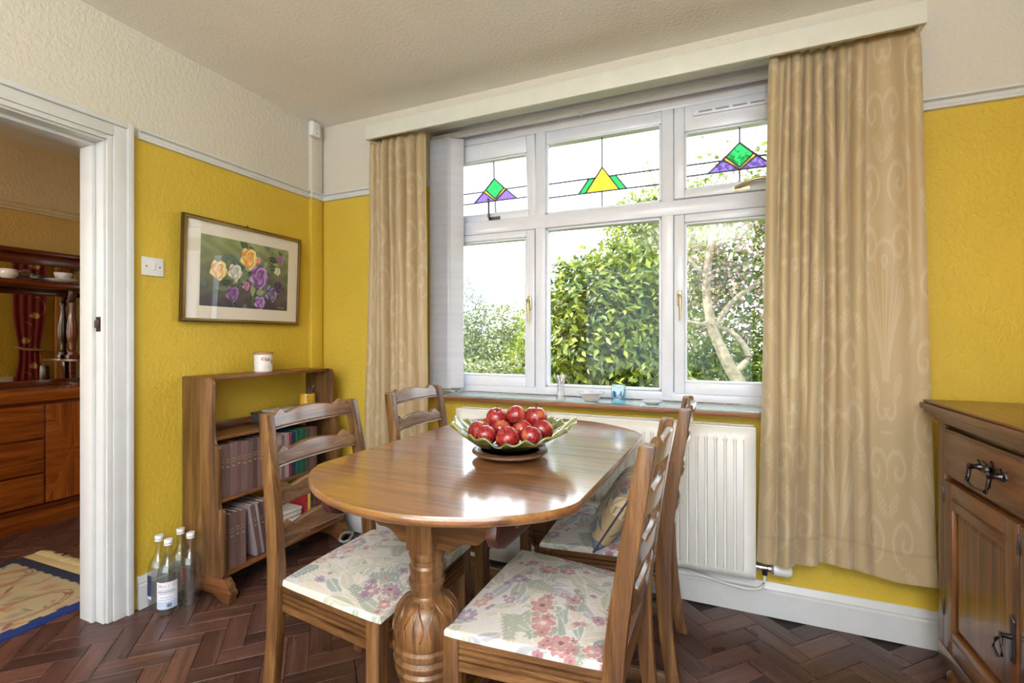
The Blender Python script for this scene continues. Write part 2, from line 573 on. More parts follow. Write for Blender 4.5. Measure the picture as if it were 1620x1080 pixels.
# ------------------------------------------------------------------ the window
win = bpy.data.objects.new('window_1', None); link(win); struct(win)
FY0, FY1 = .13, .20
GX = [(.895, 1.345), (1.452, 2.046), (2.152, 2.602)]
Z0, Z1 = .8615, 2.34
ZB, ZT = .906, 2.212             # fixed glass limits
TR0, TR1 = 1.752, 1.826          # transom
fr = MB()
fr.box(WX0, WX1, FY0, FY1, Z0, ZB - .001).box(WX0, WX1, FY0, FY1, ZT + .055, Z1)
fr.box(WX0, WX0 + .055, FY0, FY1, ZB, ZT + .055).box(WX1 - .055, WX1, FY0, FY1, ZB, ZT + .055)
fr.build('frame', UPVC, win, .006)
MB().box(1.395, 1.452, FY0 - .002, FY1, ZB - .03, ZT + .06).build('mullion', UPVC, win, .008)
MB().box(2.046, 2.103, FY0 - .002, FY1, ZB - .03, ZT + .06).build('mullion', UPVC, win, .008)
MB().box(WX0 + .05, WX1 - .05, FY0 - .004, FY1, TR0, TR1).build('transom', UPVC, win, .008)
MB().box(1.452, 2.046, FY0 + .012, FY1 - .02, ZT - .001, ZT + .056).build('top_bead', UPVC, win, .004)
def sash(x0, x1, z0, z1, g0, g1, h0, h1, nm='sash', tilt=0.0, lead=False, out=.0):
    """casement: outer x0..x1,z0..z1, glass g0..g1,h0..h1"""
    e = bpy.data.objects.new(nm, None); e.location = (0, FY0 + .012, z1); link(e, win)
    e.rotation_euler = (tilt, 0, 0)
    y0, y1 = -.022, .036
    m = MB()
    m.box(x0, g0, y0, y1, z0 - z1, 0).box(g1, x1, y0, y1, z0 - z1, 0).box(g0, g1, y0, y1, z0 - z1, h0 - z1).box(g0, g1, y0, y1, h1 - z1, 0)
    m.build('sash_frame', UPVC, e, .005)
    b = MB()
    t = .010
    for (a, c, d, f) in ((g0, g0 + t, h0, h1), (g1 - t, g1, h0, h1), (g0, g1, h0, h0 + t), (g0, g1, h1 - t, h1)):
        b.box(a, c, y0 + .008, y1 - .005, d - z1, f - z1)
    b.build('glazing_bead', UPVC, e, .003)
    MB().box(g0, g1, .008, .012, h0 - z1, h1 - z1).build('pane', PANE, e)
    return e
def glass_col(nm, r, g, b):
    t = NT(nm)
    tr = t.n('ShaderNodeBsdfTransparent'); tr.inputs[0].default_value = rgb(r, g, b)
    tl = t.n('ShaderNodeBsdfTranslucent')
    t.l(t.ramp(t.noise(t.coords((40, 40, 40)), 1.0, 3.0, .6, 1.5), [(.3, rgb(r * .8, g * .8, b * .8)), (.7, rgb(r, g, b))]), tl.inputs[0])
    mx = t.n('ShaderNodeMixShader'); mx.inputs[0].default_value = .35
    t.l(tr.outputs[0], mx.inputs[1]); t.l(tl.outputs[0], mx.inputs[2]); t.l(mx.outputs[0], t.out.inputs[0])
    return t.m
G_GREEN, G_YEL, G_PUR = glass_col('green_glass', 120, 206, 150), glass_col('yellow_glass', 246, 218, 120), glass_col('purple_glass', 182, 160, 218)
def poly_pane(parent, nm, pts, mat, y, oz):
    MB().prism([(a, b - oz) for a, b in pts], 'y', y, y + .003).build(nm, mat, parent)
def came(parent, segs, y, oz, r=.0032):
    for (a, b) in segs:
        d = Vector((b[0] - a[0], 0, b[1] - a[1])); L = d.length; ang = math.atan2(d.z, d.x)
        M = Matrix.Translation((a[0], y, a[1] - oz)) @ Matrix.Rotation(-ang, 4, 'Y')
        MB().box(0, L, -.002, .004, -r, r, M).build('lead_came', LEAD, parent)
def leaded(parent, g0, g1, h0, h1, y, oz, kind):
    cx = (g0 + g1) / 2 + (.0 if kind == 'm' else .012); hh = h1 - h0
    za = h0 + hh * .44; zb = h0 + hh * .235     # the two horizontal cames
    if kind == 'd':
        r = .058; zt = zb + .125
        top = (cx, zt); L_, R_ = (cx - r, zt - r * .98), (cx + r, zt - r * .98); bot = (cx, zt - 2 * r * .98)
        bot2 = (cx, zb + .001); Lo, Ro = (cx - r - .013, zt - r * .98 - .011), (cx + r + .013, zt - r * .98 - .011)
        poly_pane(parent, 'green_diamond', [top, R_, bot, L_], G_GREEN, y, oz)
        poly_pane(parent, 'yellow_chevron', [L_, bot, R_, Ro, bot2, Lo], G_YEL, y, oz)
        pl, pr = (cx - .135, zb), (cx + .135, zb)
        poly_pane(parent, 'purple_triangle', [pl, bot2, Lo], G_PUR, y, oz)
        poly_pane(parent, 'purple_triangle', [bot2, pr, Ro], G_PUR, y, oz)
        segs = [(top, R_), (R_, bot), (bot, L_), (L_, top), (Lo, bot2), (bot2, Ro), (L_, Lo), (R_, Ro), (Lo, pl), (Ro, pr), (pl, bot2), (bot2, pr),
                ((g0, zb), pl), (pr, (g1, zb)), ((g0, za), (cx - .135 + .135 * (za - zb) / (zt - zb), za)), ((cx + .135 - .135 * (za - zb) / (zt - zb), za), (g1, za)),
                (top, (cx, h1)), (bot2, (cx, h0))]
    else:
        zt = zb + .125; w = .088
        a, b, c = (cx - w, zb), (cx + w, zb), (cx, zt)
        poly_pane(parent, 'yellow_triangle', [a, b, c], G_YEL, y, oz)
        f = (za - zb) / (zt - zb)
        for s in (-1, 1):
            q = [(cx + s * w, zb), (cx + s * (w + .037), zb), (cx + s * (w * (1 - f) + .034), za), (cx + s * w * (1 - f), za)]
            poly_pane(parent, 'green_sliver', q if s > 0 else q[::-1], G_GREEN, y, oz)
        segs = [(a, b), (b, c), (c, a), (b, (cx + w + .037, zb)), ((cx + w + .037, zb), (cx + w * (1 - f) + .034, za)), (a, (cx - w - .037, zb)),
                ((cx - w - .037, zb), (cx - w * (1 - f) - .034, za)), ((cx + w + .037, zb), (g1, zb)), ((cx - w - .037, zb), (g0, zb)),
                ((cx + w * (1 - f), za), (g1, za)), ((cx - w * (1 - f), za), (g0, za)), (c, (cx, h1)), ((cx, zb), (cx, h0))]
    came(parent, segs, y, oz)
# fixed middle lights
for (h0, h1) in ((ZB, TR0), (TR1, ZT)):
    MB().box(1.452, 2.046, .172, .176, h0, h1).build('pane', PANE, win)
b = MB()
for (h0, h1) in ((ZB, TR0), (TR1, ZT)):
    t = .012
    for (a, c, d, f) in ((1.452, 1.452 + t, h0, h1), (2.046 - t, 2.046, h0, h1), (1.452, 2.046, h0, h0 + t), (1.452, 2.046, h1 - t, h1)):
        b.box(a, c, FY0 + .01, .19, d, f)
b.build('glazing_bead', UPVC, win, .003)
leaded(win, 1.464, 2.034, TR1 + .012, ZT - .012, .168, 0, 'm')
# casements left and right
for (x0, x1, g0, g1, hx) in ((.845, 1.393, .895, 1.345, 1.366), (2.105, 2.652, 2.152, 2.602, 2.13)):
    e = sash(x0, x1, ZB - .006, TR0 - .002, g0, g1, .953, 1.712)
    h = MB().box(hx - .011, hx + .011, -.030, -.022, -.435, -.360)
    hp = h.build('handle_plate', BRASS, e, .004)
    MB().tube([(hx, -.03, -.385), (hx, -.055, -.385), (hx + .004, -.062, -.40), (hx + .006, -.060, -.45), (hx + .007, -.058, -.505)], [.009, .009, .008, .007, .005], 10).build('handle', BRASS, e, smooth=1)
    til = .10 if x0 < 1 else 0.0
    e = sash(x0, x1, TR1 + .002, ZT + .052, g0, g1, 1.868, 2.142 if x0 > 1 else 2.175, tilt=til)
    oz = ZT + .052
    leaded(e, g0 + .01, g1 - .01, 1.878, (2.142 if x0 > 1 else 2.175) - .01, .006, oz, 'd')
    cx = (g0 + g1) / 2 + .012
    st = MB().box(cx - .03, cx + .04, -.028, -.022, 1.835 - oz, 1.852 - oz)
    st.tube([(cx - .02, -.03, 1.845 - oz), (cx + .01, -.05, 1.855 - oz), (cx + .06, -.06, 1.868 - oz), (cx + .16, -.062, 1.872 - oz)] if x0 > 1 else
            [(cx - .02, -.03, 1.84 - oz), (cx - .018, -.05, 1.85 - oz), (cx - .012, -.055, 1.93 - oz), (cx - .010, -.06, 1.95 - oz)], .007, 8)
    st.build('window_stay', IRON if x0 < 1 else BRASS, e, smooth=.8)
# trickle vent over the right-hand top light
tv = MB().box(2.19, 2.58, FY0 - .024, FY0 - .004, 2.205, 2.232)
tv.build('trickle_vent', UPVC, win, .004)
for k in range(5):
    box('vent_slot', plain('vent_shadow', rgb(150, 150, 155), .5), win, 2.215 + k * .072, 2.272 + k * .072, FY0 - .0255, FY0 - .0235, 2.214, 2.222, 0)
# reveal lining (soffit and sides painted white)
struct(MB().box(WX0, WX1, -.0, FY0, Z1 - .006, Z1 + .0).build('trim_7', WHITE))

# wooden sill with two sheets of glass on it
sill = MB().box(WX0 + .0, WX1 - .0, -.002, FY0 + .04, .833, .8545).box(WX0 + .04, WX1 + .02, -.072, -.002, .833, .8545)
struct(sill.build('trim_8', wood('sill_wood_X', 'X', rgb(98, 58, 36), rgb(142, 92, 62), rgb(168, 116, 84), rough=.4), None, .004))
wsill = MB().box(WX0, WX1, -.066, FY0, .8546, .8565)
struct(wsill.build('trim_9', plain('sill_white_paint', rgb(214, 216, 222), .35)))
sheet = clear_glass('sill_glass', (.985, .997, .993, 1), .03, .8, .0)
g1_ = MB().box(.86, 1.972, -.068, .12, .857, .8615).build('glass_sheet', sheet, None, 0)
tag(g1_, 'long clear glass sheet on the window sill under the vase and blue pot', 'glass sheet', 'glass sheets protecting the sill')
g2_ = MB().box(1.980, 2.66, -.068, .12, .857, .8615).build('glass_sheet', sheet, None, 0)
tag(g2_, 'clear glass sheet on the sill at the curtain end, under the flat white dish', 'glass sheet', 'glass sheets protecting the sill')
edge = clear_glass('glass_edge', (.35, .75, .68, 1), .25, .6, .1)
MB().box(.86, 1.972, -.0695, -.068, .857, .8615).build('polished_edge', edge, g1_)
MB().box(1.980, 2.66, -.0695, -.068, .857, .8615).build('polished_edge', edge, g2_)

# neighbouring room window (seen in the mirror)
w2 = bpy.data.objects.new('window_2', None); link(w2); struct(w2)
pine = wood('pine_Z', 'Z', rgb(150, 96, 50), rgb(186, 130, 74), rgb(206, 152, 96), rough=.4)
m = MB()
m.box(-.12, -.04, .62, .69, .85, 2.1).box(-.12, -.04, 1.13, 1.2, .85, 2.1).box(-.12, -.04, .69, 1.13, .85, .92).box(-.12, -.04, .69, 1.13, 2.03, 2.1).box(-.11, -.05, .89, .93, .92, 2.03)
m.build('frame', pine, w2, .004)
MB().box(-.082, -.078, .69, 1.13, .92, 2.03).build('pane', PANE, w2)
MB().box(-.18, -.0, .6, 1.22, .83, .85).build('sill', pine, w2, .003)
bounce_mat = plain('bounce_paving', rgb(205, 198, 184), .8)
struct(MB().box(3.62, 14, -14, .28, -.2, -.06).box(-14, 3.62, -14, BACKY, -.2, -.06).build('bounce_ground', bounce_mat), 'unseen pale ground added to bounce daylight into the room')  # pale ground added out of view, bouncing daylight up to the ceiling

# ------------------------------------------------------------------ DINING TABLE
TZ = .795
TC = (1.625, -.812)
table = thing('dining_table', 'dark polished dining table with bowed ends on turned bulbous pedestals', 'table', (TC[0], TC[1], 0), math.radians(-2.2))
HW, HL, CO = .392, .635, .43
sag = HL - CO; RR = (HW ** 2 + sag ** 2) / (2 * sag); cyo = HL - RR
def half_outline(s):
    """outline of one half (s=+1 far, -1 near) from the joint, counter-clockwise for s=+1"""
    pts = [(HW, 0.0016)]
    a0 = math.atan2(CO - cyo, HW)
    n = 22
    arc = [(RR * math.cos(a0 + (PI - 2 * a0) * k / n), cyo + RR * math.sin(a0 + (PI - 2 * a0) * k / n)) for k in range(n + 1)]
    # soften the two corners
    def soft(p, q, r):
        out = []
        for t in np.linspace(0, 1, 6):
            a = Vector(p) * (1 - t) + Vector(q) * t; b_ = Vector(q) * (1 - t) + Vector(r) * t
            out.append(tuple(a * (1 - t) + b_ * t))
        return out
    c0 = soft((HW, CO - .045), (HW, CO), arc[2]); c1 = soft(arc[-3], (-HW, CO), (-HW, CO - .045))
    pts += c0 + arc[3:-3] + c1 + [(-HW, 0.0016)]
    return [(x, y * s) for x, y in (pts if s > 0 else pts[::-1])]
topmat = mahog('X')
for s in (-1, 1):
    pl = half_outline(s)
    m = MB()
    n = len(pl)
    rings = [(1.0, TZ), (1.004, TZ - .004), (1.006, TZ - .012), (1.0, TZ - .020), (.985, TZ - .026), (.97, TZ - .028)]
    vs = []; fs = []
    for (k, z) in rings:
        for (x, y) in pl:
            vs.append((x * k, y if abs(y) < .01 else y * k, z))
    for i in range(len(rings) - 1):
        for k in range(n):
            fs.append((i * n + k, i * n + (k + 1) % n, (i + 1) * n + (k + 1) % n, (i + 1) * n + k))
    fs.append(tuple(range(n))); fs.append(tuple(range((len(rings) - 1) * n, len(rings) * n)))
    m.add(vs, fs).build('table_leaf', topmat, table, smooth=.7)
for s in (-1, 1):
    pr = [(-.53, TZ - .03), (.53, TZ - .03), (.535, TZ - .06), (.52, TZ - .085), (.49, TZ - .097), (-.49, TZ - .097), (-.52, TZ - .085), (-.535, TZ - .06)]
    MB().prism(pr, 'x', s * .24 - .014, s * .24 + .014).build('bearer', wood('bearer_Y', 'Y', rgb(44, 24, 22), rgb(66, 38, 34), rgb(84, 52, 46), rough=.35), table, .005)
ap = []
for t in np.linspace(-1, 1, 49):
    a = abs(t)
    z = .610 + .105 * a ** 1.25 + .014 * abs(math.sin(a * PI * 3.5))
    ap.append((t * .262, min(z, .735)))
bulb = [(.052, .290), (.060, .300), (.070, .312), (.066, .318), (.076, .328), (.080, .345), (.074, .352), (.082, .362), (.084, .372), (.076, .380),
        (.084, .390), (.085, .402), (.079, .408), (.084, .418), (.084, .445), (.080, .470), (.070, .492), (.056, .506), (.044, .514), (.040, .520),
        (.041, .535), (.046, .545), (.046, .556), (.041, .560), (.043, .572), (.045, .590), (.041, .596), (.041, .608), (.045, .612), (.046, .622), (.040, .630), (.036, .632)]
low = [(.060, .085), (.066, .095), (.066, .12), (.05, .135), (.045, .16), (.055, .185), (.07, .21), (.07, .225), (.05, .24), (.046, .262), (.058, .28), (.052, .290)]
for s in (-1, 1):
    py = s * .425
    MB().prism(ap + [(.262, TZ - .028), (-.262, TZ - .028)], 'y', py - .012, py + .012).build('apron', oak('X'), table, .004)
    ped = MB().lathe(low + bulb[1:], (0, py, 0), 36).build('pedestal', oak('Z'), table, smooth=.5)
    box('block', oak('Z'), ped, -.038, .038, py - .038, py + .038, .63, TZ - .028, .003)
    # carved lobes around the shoulder of the bulb
    for k in range(8):
        a = 2 * PI * k / 8 + .2
        for j in (-1, 0, 1):
            pth = []
            for t in np.linspace(0, 1, 7):
                z = .512 - .075 * t
                r = float(np.interp(z, [q[1] for q in bulb], [q[0] for q in bulb])) + .0006
                aa = a + j * .30 * math.sin(t * PI * .75)
                pth.append((r * math.cos(aa), py + r * math.sin(aa), z))
            MB().tube(pth, [.0016, .0024, .0024, .0024, .0024, .002, .001], 5).build('carved_vein', oakd('Z'), ped, smooth=1)
    foot = [(-.30, 0), (-.22, 0), (-.18, .03), (.18, .03), (.22, 0), (.30, 0), (.30, .035), (.26, .05), (.10, .085), (-.10, .085), (-.26, .05), (-.30, .035)]
    MB().prism(foot, 'y', py - .035, py + .035).build('foot', oak('X'), table, .005)
box('stretcher', oak('Y'), table, -.02, .02, -.39, .39, .10, .16, .004)

# ------------------------------------------------------------------ CHAIRS
def floral(seed, nu=150, nv=150):
    r = random.Random(seed)
    cv = Canvas(nu, nv, .48, .40, rgb(214, 213, 212))
    sage = [rgb(170, 182, 172), rgb(158, 172, 172), rgb(186, 192, 178), rgb(176, 180, 192), rgb(198, 198, 188), rgb(206, 202, 192), rgb(216, 208, 198)]
    pinks = [rgb(186, 132, 136), rgb(172, 118, 130), rgb(196, 150, 150), rgb(160, 128, 156), rgb(150, 134, 172)]
    pale = rgb(228, 222, 214)
    for k in range(120):
        x, y, a = r.uniform(0, .48), r.uniform(0, .4), r.uniform(0, 6.28)
        L = r.uniform(.05, .12)
        c = r.choice(sage)
        cv.leaf(x - math.cos(a) * .004, y, L * 1.07, L * .21, a, pale, None, .8)
        cv.leaf(x, y, L, L * .17, a, c, pale)
    for k in range(9):           # fern sprays
        x, y, a = r.uniform(.03, .45), r.uniform(.03, .37), r.uniform(0, 6.28)
        c = r.choice(sage[:3])
        c2 = tuple(q * .82 for q in c[:3])
        for j in range(7):
            px, py = x + math.cos(a) * j * .012, y + math.sin(a) * j * .012
            for s in (-1, 1):
                cv.leaf(px, py, .036 - j * .003, .0052, a + s * 1.0, c2)
        cv.curve([(x, y), (x + math.cos(a) * .09, y + math.sin(a) * .09)], .0016, c2)
    for k in range(22):
        x, y = r.uniform(.02, .46), r.uniform(.02, .38)
        R = r.uniform(.014, .032)
        c = r.choice(pinks)
        cv.flower(x, y, R, r.choice((5, 6, 8)), r.uniform(0, 6.28), c, r.choice((rgb(226, 206, 190), rgb(140, 92, 108))), pale)
        for j in range(r.randint(1, 4)):
            cv.flower(x + r.uniform(-.05, .05), y + r.uniform(-.05, .05), R * .5, 5, r.uniform(0, 6), c, rgb(150, 100, 112))
    cv.c *= .86 * (1 + RNG.uniform(-.04, .04, cv.c.shape[:2])[..., None])
    return cv.c

SEATF = attr_mat('floral_upholstery', .85, .25, .25)
def cushion_fn(U, V):
    # U: across (y), V: back to front (x)
    d0, d1 = -.012, .378
    u = U * 2 - 1; v = V * 2 - 1
    e = 1 - np.clip((np.maximum(np.abs(u), np.abs(v)) - .90) / .10, 0, 1)
    fall = np.sqrt(np.clip(1 - (1 - e) ** 2, 0, 1))
    dome = .026 * (1 - u ** 2) * (1 - v ** 2)
    # grid compresses towards the rim so the edge rolls over
    su = np.sign(u) * np.where(np.abs(u) < .9, np.abs(u) * .97 / .9, .97 + (np.abs(u) - .9) * .3)
    sv = np.sign(v) * np.where(np.abs(v) < .9, np.abs(v) * .97 / .9, .97 + (np.abs(v) - .9) * .3)
    x = d0 + (sv + 1) / 2 * (d1 - d0)
    hw = .203 + .040 * (sv + 1) / 2
    rc = 1 - .02 * (np.abs(su) ** 6) * (np.abs(sv) ** 6)
    y = su * hw * rc
    z = .446 + .014 * fall + dome
    return x, y, z
def post_mesh(s, m):
    zs = [0, .06, .14, .22, .32, .42, .50, .60, .70, .80, .88, .93, .938]
    xc = [-.052, -.040, -.026, -.016, -.008, -.004, -.008, -.020, -.034, -.050, -.064, -.072, -.073]
    dp = [.040, .042, .042, .043, .044, .046, .046, .044, .042, .040, .038, .036, .030]
    pr = []
    for z, x, d in zip(zs, xc, dp): pr.append((x - .021 + d / 2, z))
    for z, x, d in list(zip(zs, xc, dp))[::-1]: pr.append((x - .021 - d / 2, z))
    n = len(pr)
    def yy(z): return s * (.198 - .022 * max(0, (z - .42) / .52) + .004)
    vs = [(x, yy(z) - .015, z) for x, z in pr] + [(x, yy(z) + .015, z) for x, z in pr]
    h = n // 2
    fs = [(i, (i + 1) % n, (i + 1) % n + n, i + n) for i in range(n)]
    for i in range(h - 1):
        q = (i, i + 1, n - 2 - i, n - 1 - i)
        fs.append(q); fs.append(tuple(k + n for k in q[::-1]))
    m.add(vs, fs)
    return m
def back_x(z):
    return np.interp(z, [.42, .50, .60, .70, .80, .88, .938], [-.025, -.029, -.041, -.055, -.071, -.085, -.094])
def slat(zb, parent):
    n = 36
    hw = .198 - .022 * (zb - .42) / .52
    top = []; bot = []
    for t in np.linspace(-1, 1, n):
        a = abs(t)
        if a < .58: h = .045 + .013 * math.cos(PI * a / 1.16)
        elif a < .74: h = .045 + .017 * (.5 - .5 * math.cos(PI * (a - .58) / .16))
        else: h = .036 + .026 * (1 - (a - .74) / .26) ** 1.8
        top.append((t, zb + h)); bot.append((t, zb))
    m = MB(); vs = []; fs = []
    for (t, z) in top: 
        y = t * hw; bow = -.022 * (1 - t * t)
        vs += [(back_x(z) + bow + .009, y, z - .003), (back_x(z) + bow + .004, y, z), (back_x(z) + bow - .006, y, z), (back_x(z) + bow - .010, y, z - .004),
               (back_x(zb) + bow - .010, y, zb), (back_x(zb) + bow + .010, y, zb), (back_x(zb) + bow + .013, y, zb + .002), (back_x(zb) + bow + .012, y, zb + .005), (back_x(zb) + bow + .0065, y, zb + .0065), (back_x(zb) + bow + .0085, y, zb + .010)]
    q = 10
    for i in range(n - 1):
        for k in range(q):
            fs.append((i * q + k, i * q + (k + 1) % q, (i + 1) * q + (k + 1) % q, (i + 1) * q + k))
    fs.append(tuple(range(q))); fs.append(tuple(range((n - 1) * q, n * q)))
    m.add(vs, fs).build('slat', SLATW, parent, smooth=.5)
SLATW = wood('slat_oak_Y', 'Y', rgb(74, 50, 34), rgb(116, 84, 60), rgb(150, 116, 86), rough=.25, coat=.8)
def rail_profile(z0=.372, z1=.446):
    h = z1 - z0
    out = [(0, z0), (.020, z0)]
    for k in range(3):
        g = z0 + h * (.30 + .20 * k)
        out += [(.020, g), (.011, g + .001), (.011, g + .005), (.020, g + .006)]
    return out + [(.020, z1), (0, z1)]
def make_chair(label, seed):
    t = thing('dining_chair', label, 'chair', group='ladder-back chairs around the dining table')
    for s in (-1, 1):
        post_mesh(s, MB()).build('back_post', oak('Z'), t, .004)
    for zb in (.884, .772, .660, .547): slat(zb, t)
    for s in (-1, 1):
        m = MB()
        lx0, lx1 = .334, .376
        yy0, yy1 = sorted((s * .200, s * .242))
        m.box(lx0, lx1, yy0, yy1, 0, .446)
        m.build('front_leg', oak('Z'), t, .003)
    # side rails follow the splay of the seat
    for s in (-1, 1):
        a = Vector((-.005, s * .180)); b_ = Vector((.336, s * .219))
        pr = rail_profile()
        vs = [(a.x, a.y + s * d, z) for d, z in pr] + [(b_.x, b_.y + s * d, z) for d, z in pr]
        n = len(pr)
        fs = [tuple(range(n)), tuple(range(2 * n - 1, n - 1, -1))] + [(i, (i + 1) % n, (i + 1) % n + n, i + n) for i in range(n)]
        MB().add(vs, fs).build('side_rail', oak('X'), t)
        MB().tube([(-.045, s * .2, .07), (.345, s * .221, .07)], .01, 4).build('stretcher', oak('X'), t) if False else \
            MB().box(0, .385, -.009, .009, -.025, .025, Matrix.Translation((-.040, s * .2, .068)) @ Matrix.Rotation(math.atan2(s * .021, .385), 4, 'Z')).build('side_stretcher', oak('X'), t, .003)
    MB().prism([(.353 + d, z) for d, z in rail_profile()], 'y', -.201, .201).build('front_rail', oak('Y'), t)
    box('rear_rail', oak('Y'), t, -.034, -.012, -.186, .186, .372, .440, .003)
    c = grid_obj('seat_cushion', cushion_fn, 150, 150, SEATF, t, floral(seed))
    return t
ch1 = make_chair('ladder-back dining chair in front of the bookcase, nearest the doorway', 3)
ch1.location = (1.135, -1.062, 0)
ch3 = make_chair('ladder-back dining chair at the table front with its floral seat in full view', 5)
ch3.location = (2.062, -1.045, 0); ch3.rotation_euler = (0, 0, PI - .02)
ch2 = copy_tree(ch1); ch2.location = (1.135, -.472, 0)
ch2['label'] = 'ladder-back dining chair in front of the narrow curtain, only its back showing over the table'
ch4 = copy_tree(ch3); ch4.location = (2.098, -.478, 0); ch4.rotation_euler = (0, 0, PI + .03)
ch4['label'] = 'ladder-back dining chair by the radiator with a tapestry cushion on it'

# ------------------------------------------------------------------ PELMET, CURTAINS, BLIND
pelm = thing('curtain_pelmet', 'long white painted pelmet board above the window', 'pelmet', (.516, -.19, 2.256))
PEL = plain('pelmet_paint', rgb(208, 210, 200), .45, vary=.02)
PX = 2.960 - .516
box('front_board', PEL, pelm, 0, PX, 0, .018, 0, .078, .002)
box('end_board', PEL, pelm, 0, .018, .018, .19, .0, .078, .002)
box('end_board', PEL, pelm, PX - .018, PX, .018, .19, .0, .078, .002)
box('top_board', PEL, pelm, .018, PX - .018, .018, .19, .062, .078, .002)

def damask(S, Zc):
    """pale line ornament of a woven damask, in fabric metres"""
    tw, th = .44, .66
    row = np.floor(Zc / th)
    s = ((S + (row % 2) * tw / 2) / tw) % 1.0; z = (Zc / th) % 1.0
    x = np.abs(s - .5) * 2                    # mirrored
    m = np.zeros_like(x)
    def line(f, w): return np.clip(1.4 - 1.4 * np.abs(f) / w, 0, 1)
    for k in range(6):                        # fan of stems
        m = np.maximum(m, line(x - (.03 + .10 * k) * (.25 + np.clip(z - .1, 0, 1) ** (1.2 + .2 * k) * 1.9) * np.exp(-((z - .62) / .5) ** 2), .016) * (z > .10) * (z < .74 - .03 * k))
    for (cx, cz, r, tn) in ((.72, .22, .15, 9), (.28, .86, .16, 9), (.82, .62, .13, 8), (.0, .80, .12, 8), (.95, .95, .13, 9)):
        dx, dz = (x - cx) * .66, (z - cz)
        rr = np.hypot(dx, dz); an = np.arctan2(dz, dx)
        m = np.maximum(m, np.clip((np.sin(rr / r * tn + an) - .35) * 2.5, 0, 1) * (rr < r))
    for (cx, cz, a, q) in ((.52, .40, .9, .12), (.90, .42, 2.2, .10), (.2, .08, 1.0, .10), (.5, .66, 1.9, .10), (.62, .02, .4, .09)):
        dx, dz = (x - cx) * .66, z - cz
        u = dx * math.cos(a) + dz * math.sin(a); v = -dx * math.sin(a) + dz * math.cos(a)
        lf = (np.abs(v) < .042 * (1 - (u / q) ** 2)) & (np.abs(u) < q)
        m = np.maximum(m, lf * (.35 + .65 * (np.sin(u * 190) > 0)))
    return m
CURT = attr_mat('damask_curtain', .48, .35, .10, 0.0, .22)
def curtain(name, label, x0t, x1t, x0b, x1b, zt, zb, folds, yc, seed, flat_from=1.0, nu=360, nv=190, stretch=1.5, amp=.05):
    """folds: list of (position 0-1, half width, depth) of the pleats; the cloth bulges forward between them"""
    r = random.Random(seed)
    t = thing(name, label, 'curtain', (x0t, yc, zb), group='damask curtains at the dining window')
    ph = [r.uniform(-3, 3) for _ in range(60)]
    def fn(U, V):
        s, z = U, V
        y = np.zeros_like(s); dx = np.zeros_like(s)
        for k, (p, w, d) in enumerate(folds):
            pp = p + .022 * np.sin(1.7 * (1 - z) + ph[k]) * (1 - z) + .010 * np.sin(5 * z + ph[k + 20])
            ww = w * (.72 + .5 * (1 - z) ** .8 * (1 + .2 * math.sin(ph[k])))
            e = (s - pp) / ww
            g = np.exp(-np.abs(e) ** 2.2)
            dd = d * (.75 + .25 * np.cos(2.3 * z + ph[k + 40])) * np.where(z > .965, .45 + .55 * (1 - z) / .035, 1)
            y = y - dd * g                               # forward bulge
            dx = dx + .35 * dd * e * g
        y = y + .0035 * np.sin(19 * z + 11 * s + ph[50]) * np.sin(3 * s + ph[51]) + .010 * np.sin(7 * s + ph[52] + 1.5 * z)
        a = x0b + (x0t - x0b) * z ** .8; b_ = x1b + (x1t - x1b) * z ** .8
        x = a + (b_ - a) * s + dx
        hem = (.014 * np.sin(9 * s + ph[53]) + .02 * np.sin(3 * s + ph[54])) * (1 - z) - .25 * y * (1 - z)
        return x - x0t, y, z * (zt - zb) + hem * .9
    S, Z = np.meshgrid(np.linspace(0, 1, nu), np.linspace(0, 1, nv), indexing='ij')
    wid = (x1b - x0b) * stretch
    d = damask(S * wid + .13 * seed, Z * (zt - zb))
    base = np.array(rgb(192, 171, 134)[:3]); hi = np.array(rgb(218, 203, 174)[:3])
    c = base + (hi - base) * (d * .46)[..., None]
    c = c * np.where((np.abs(Z * (zt - zb) - .11) < .004) | (np.abs((1 - Z) * (zt - zb) - .07) < .003), .86, 1.0)[..., None]
    grid_obj('fabric', fn, nu, nv, CURT, t, c)
    return t
curtain('curtain', 'narrow cream damask curtain hanging behind the chairs near the bookcase', .470, .846, .458, .880, 2.285, .25,
        [(.06, .05, .05), (.20, .045, .055), (.35, .05, .06), (.47, .035, .04), (.62, .05, .06), (.78, .05, .05), (.93, .05, .06)], -.105, 2, stretch=1.7)
curtain('curtain', 'wide cream damask curtain beside the oak sideboard', 2.487, 2.956, 2.440, 3.008, 2.285, .268,
        [(.03, .035, .06), (.135, .025, .035), (.20, .03, .075), (.275, .022, .04), (.345, .03, .07), (.43, .026, .05), (.52, .034, .065), (.63, .04, .05), (.80, .10, .022), (.97, .05, .03)], -.105, 9, nu=420, stretch=1.35)

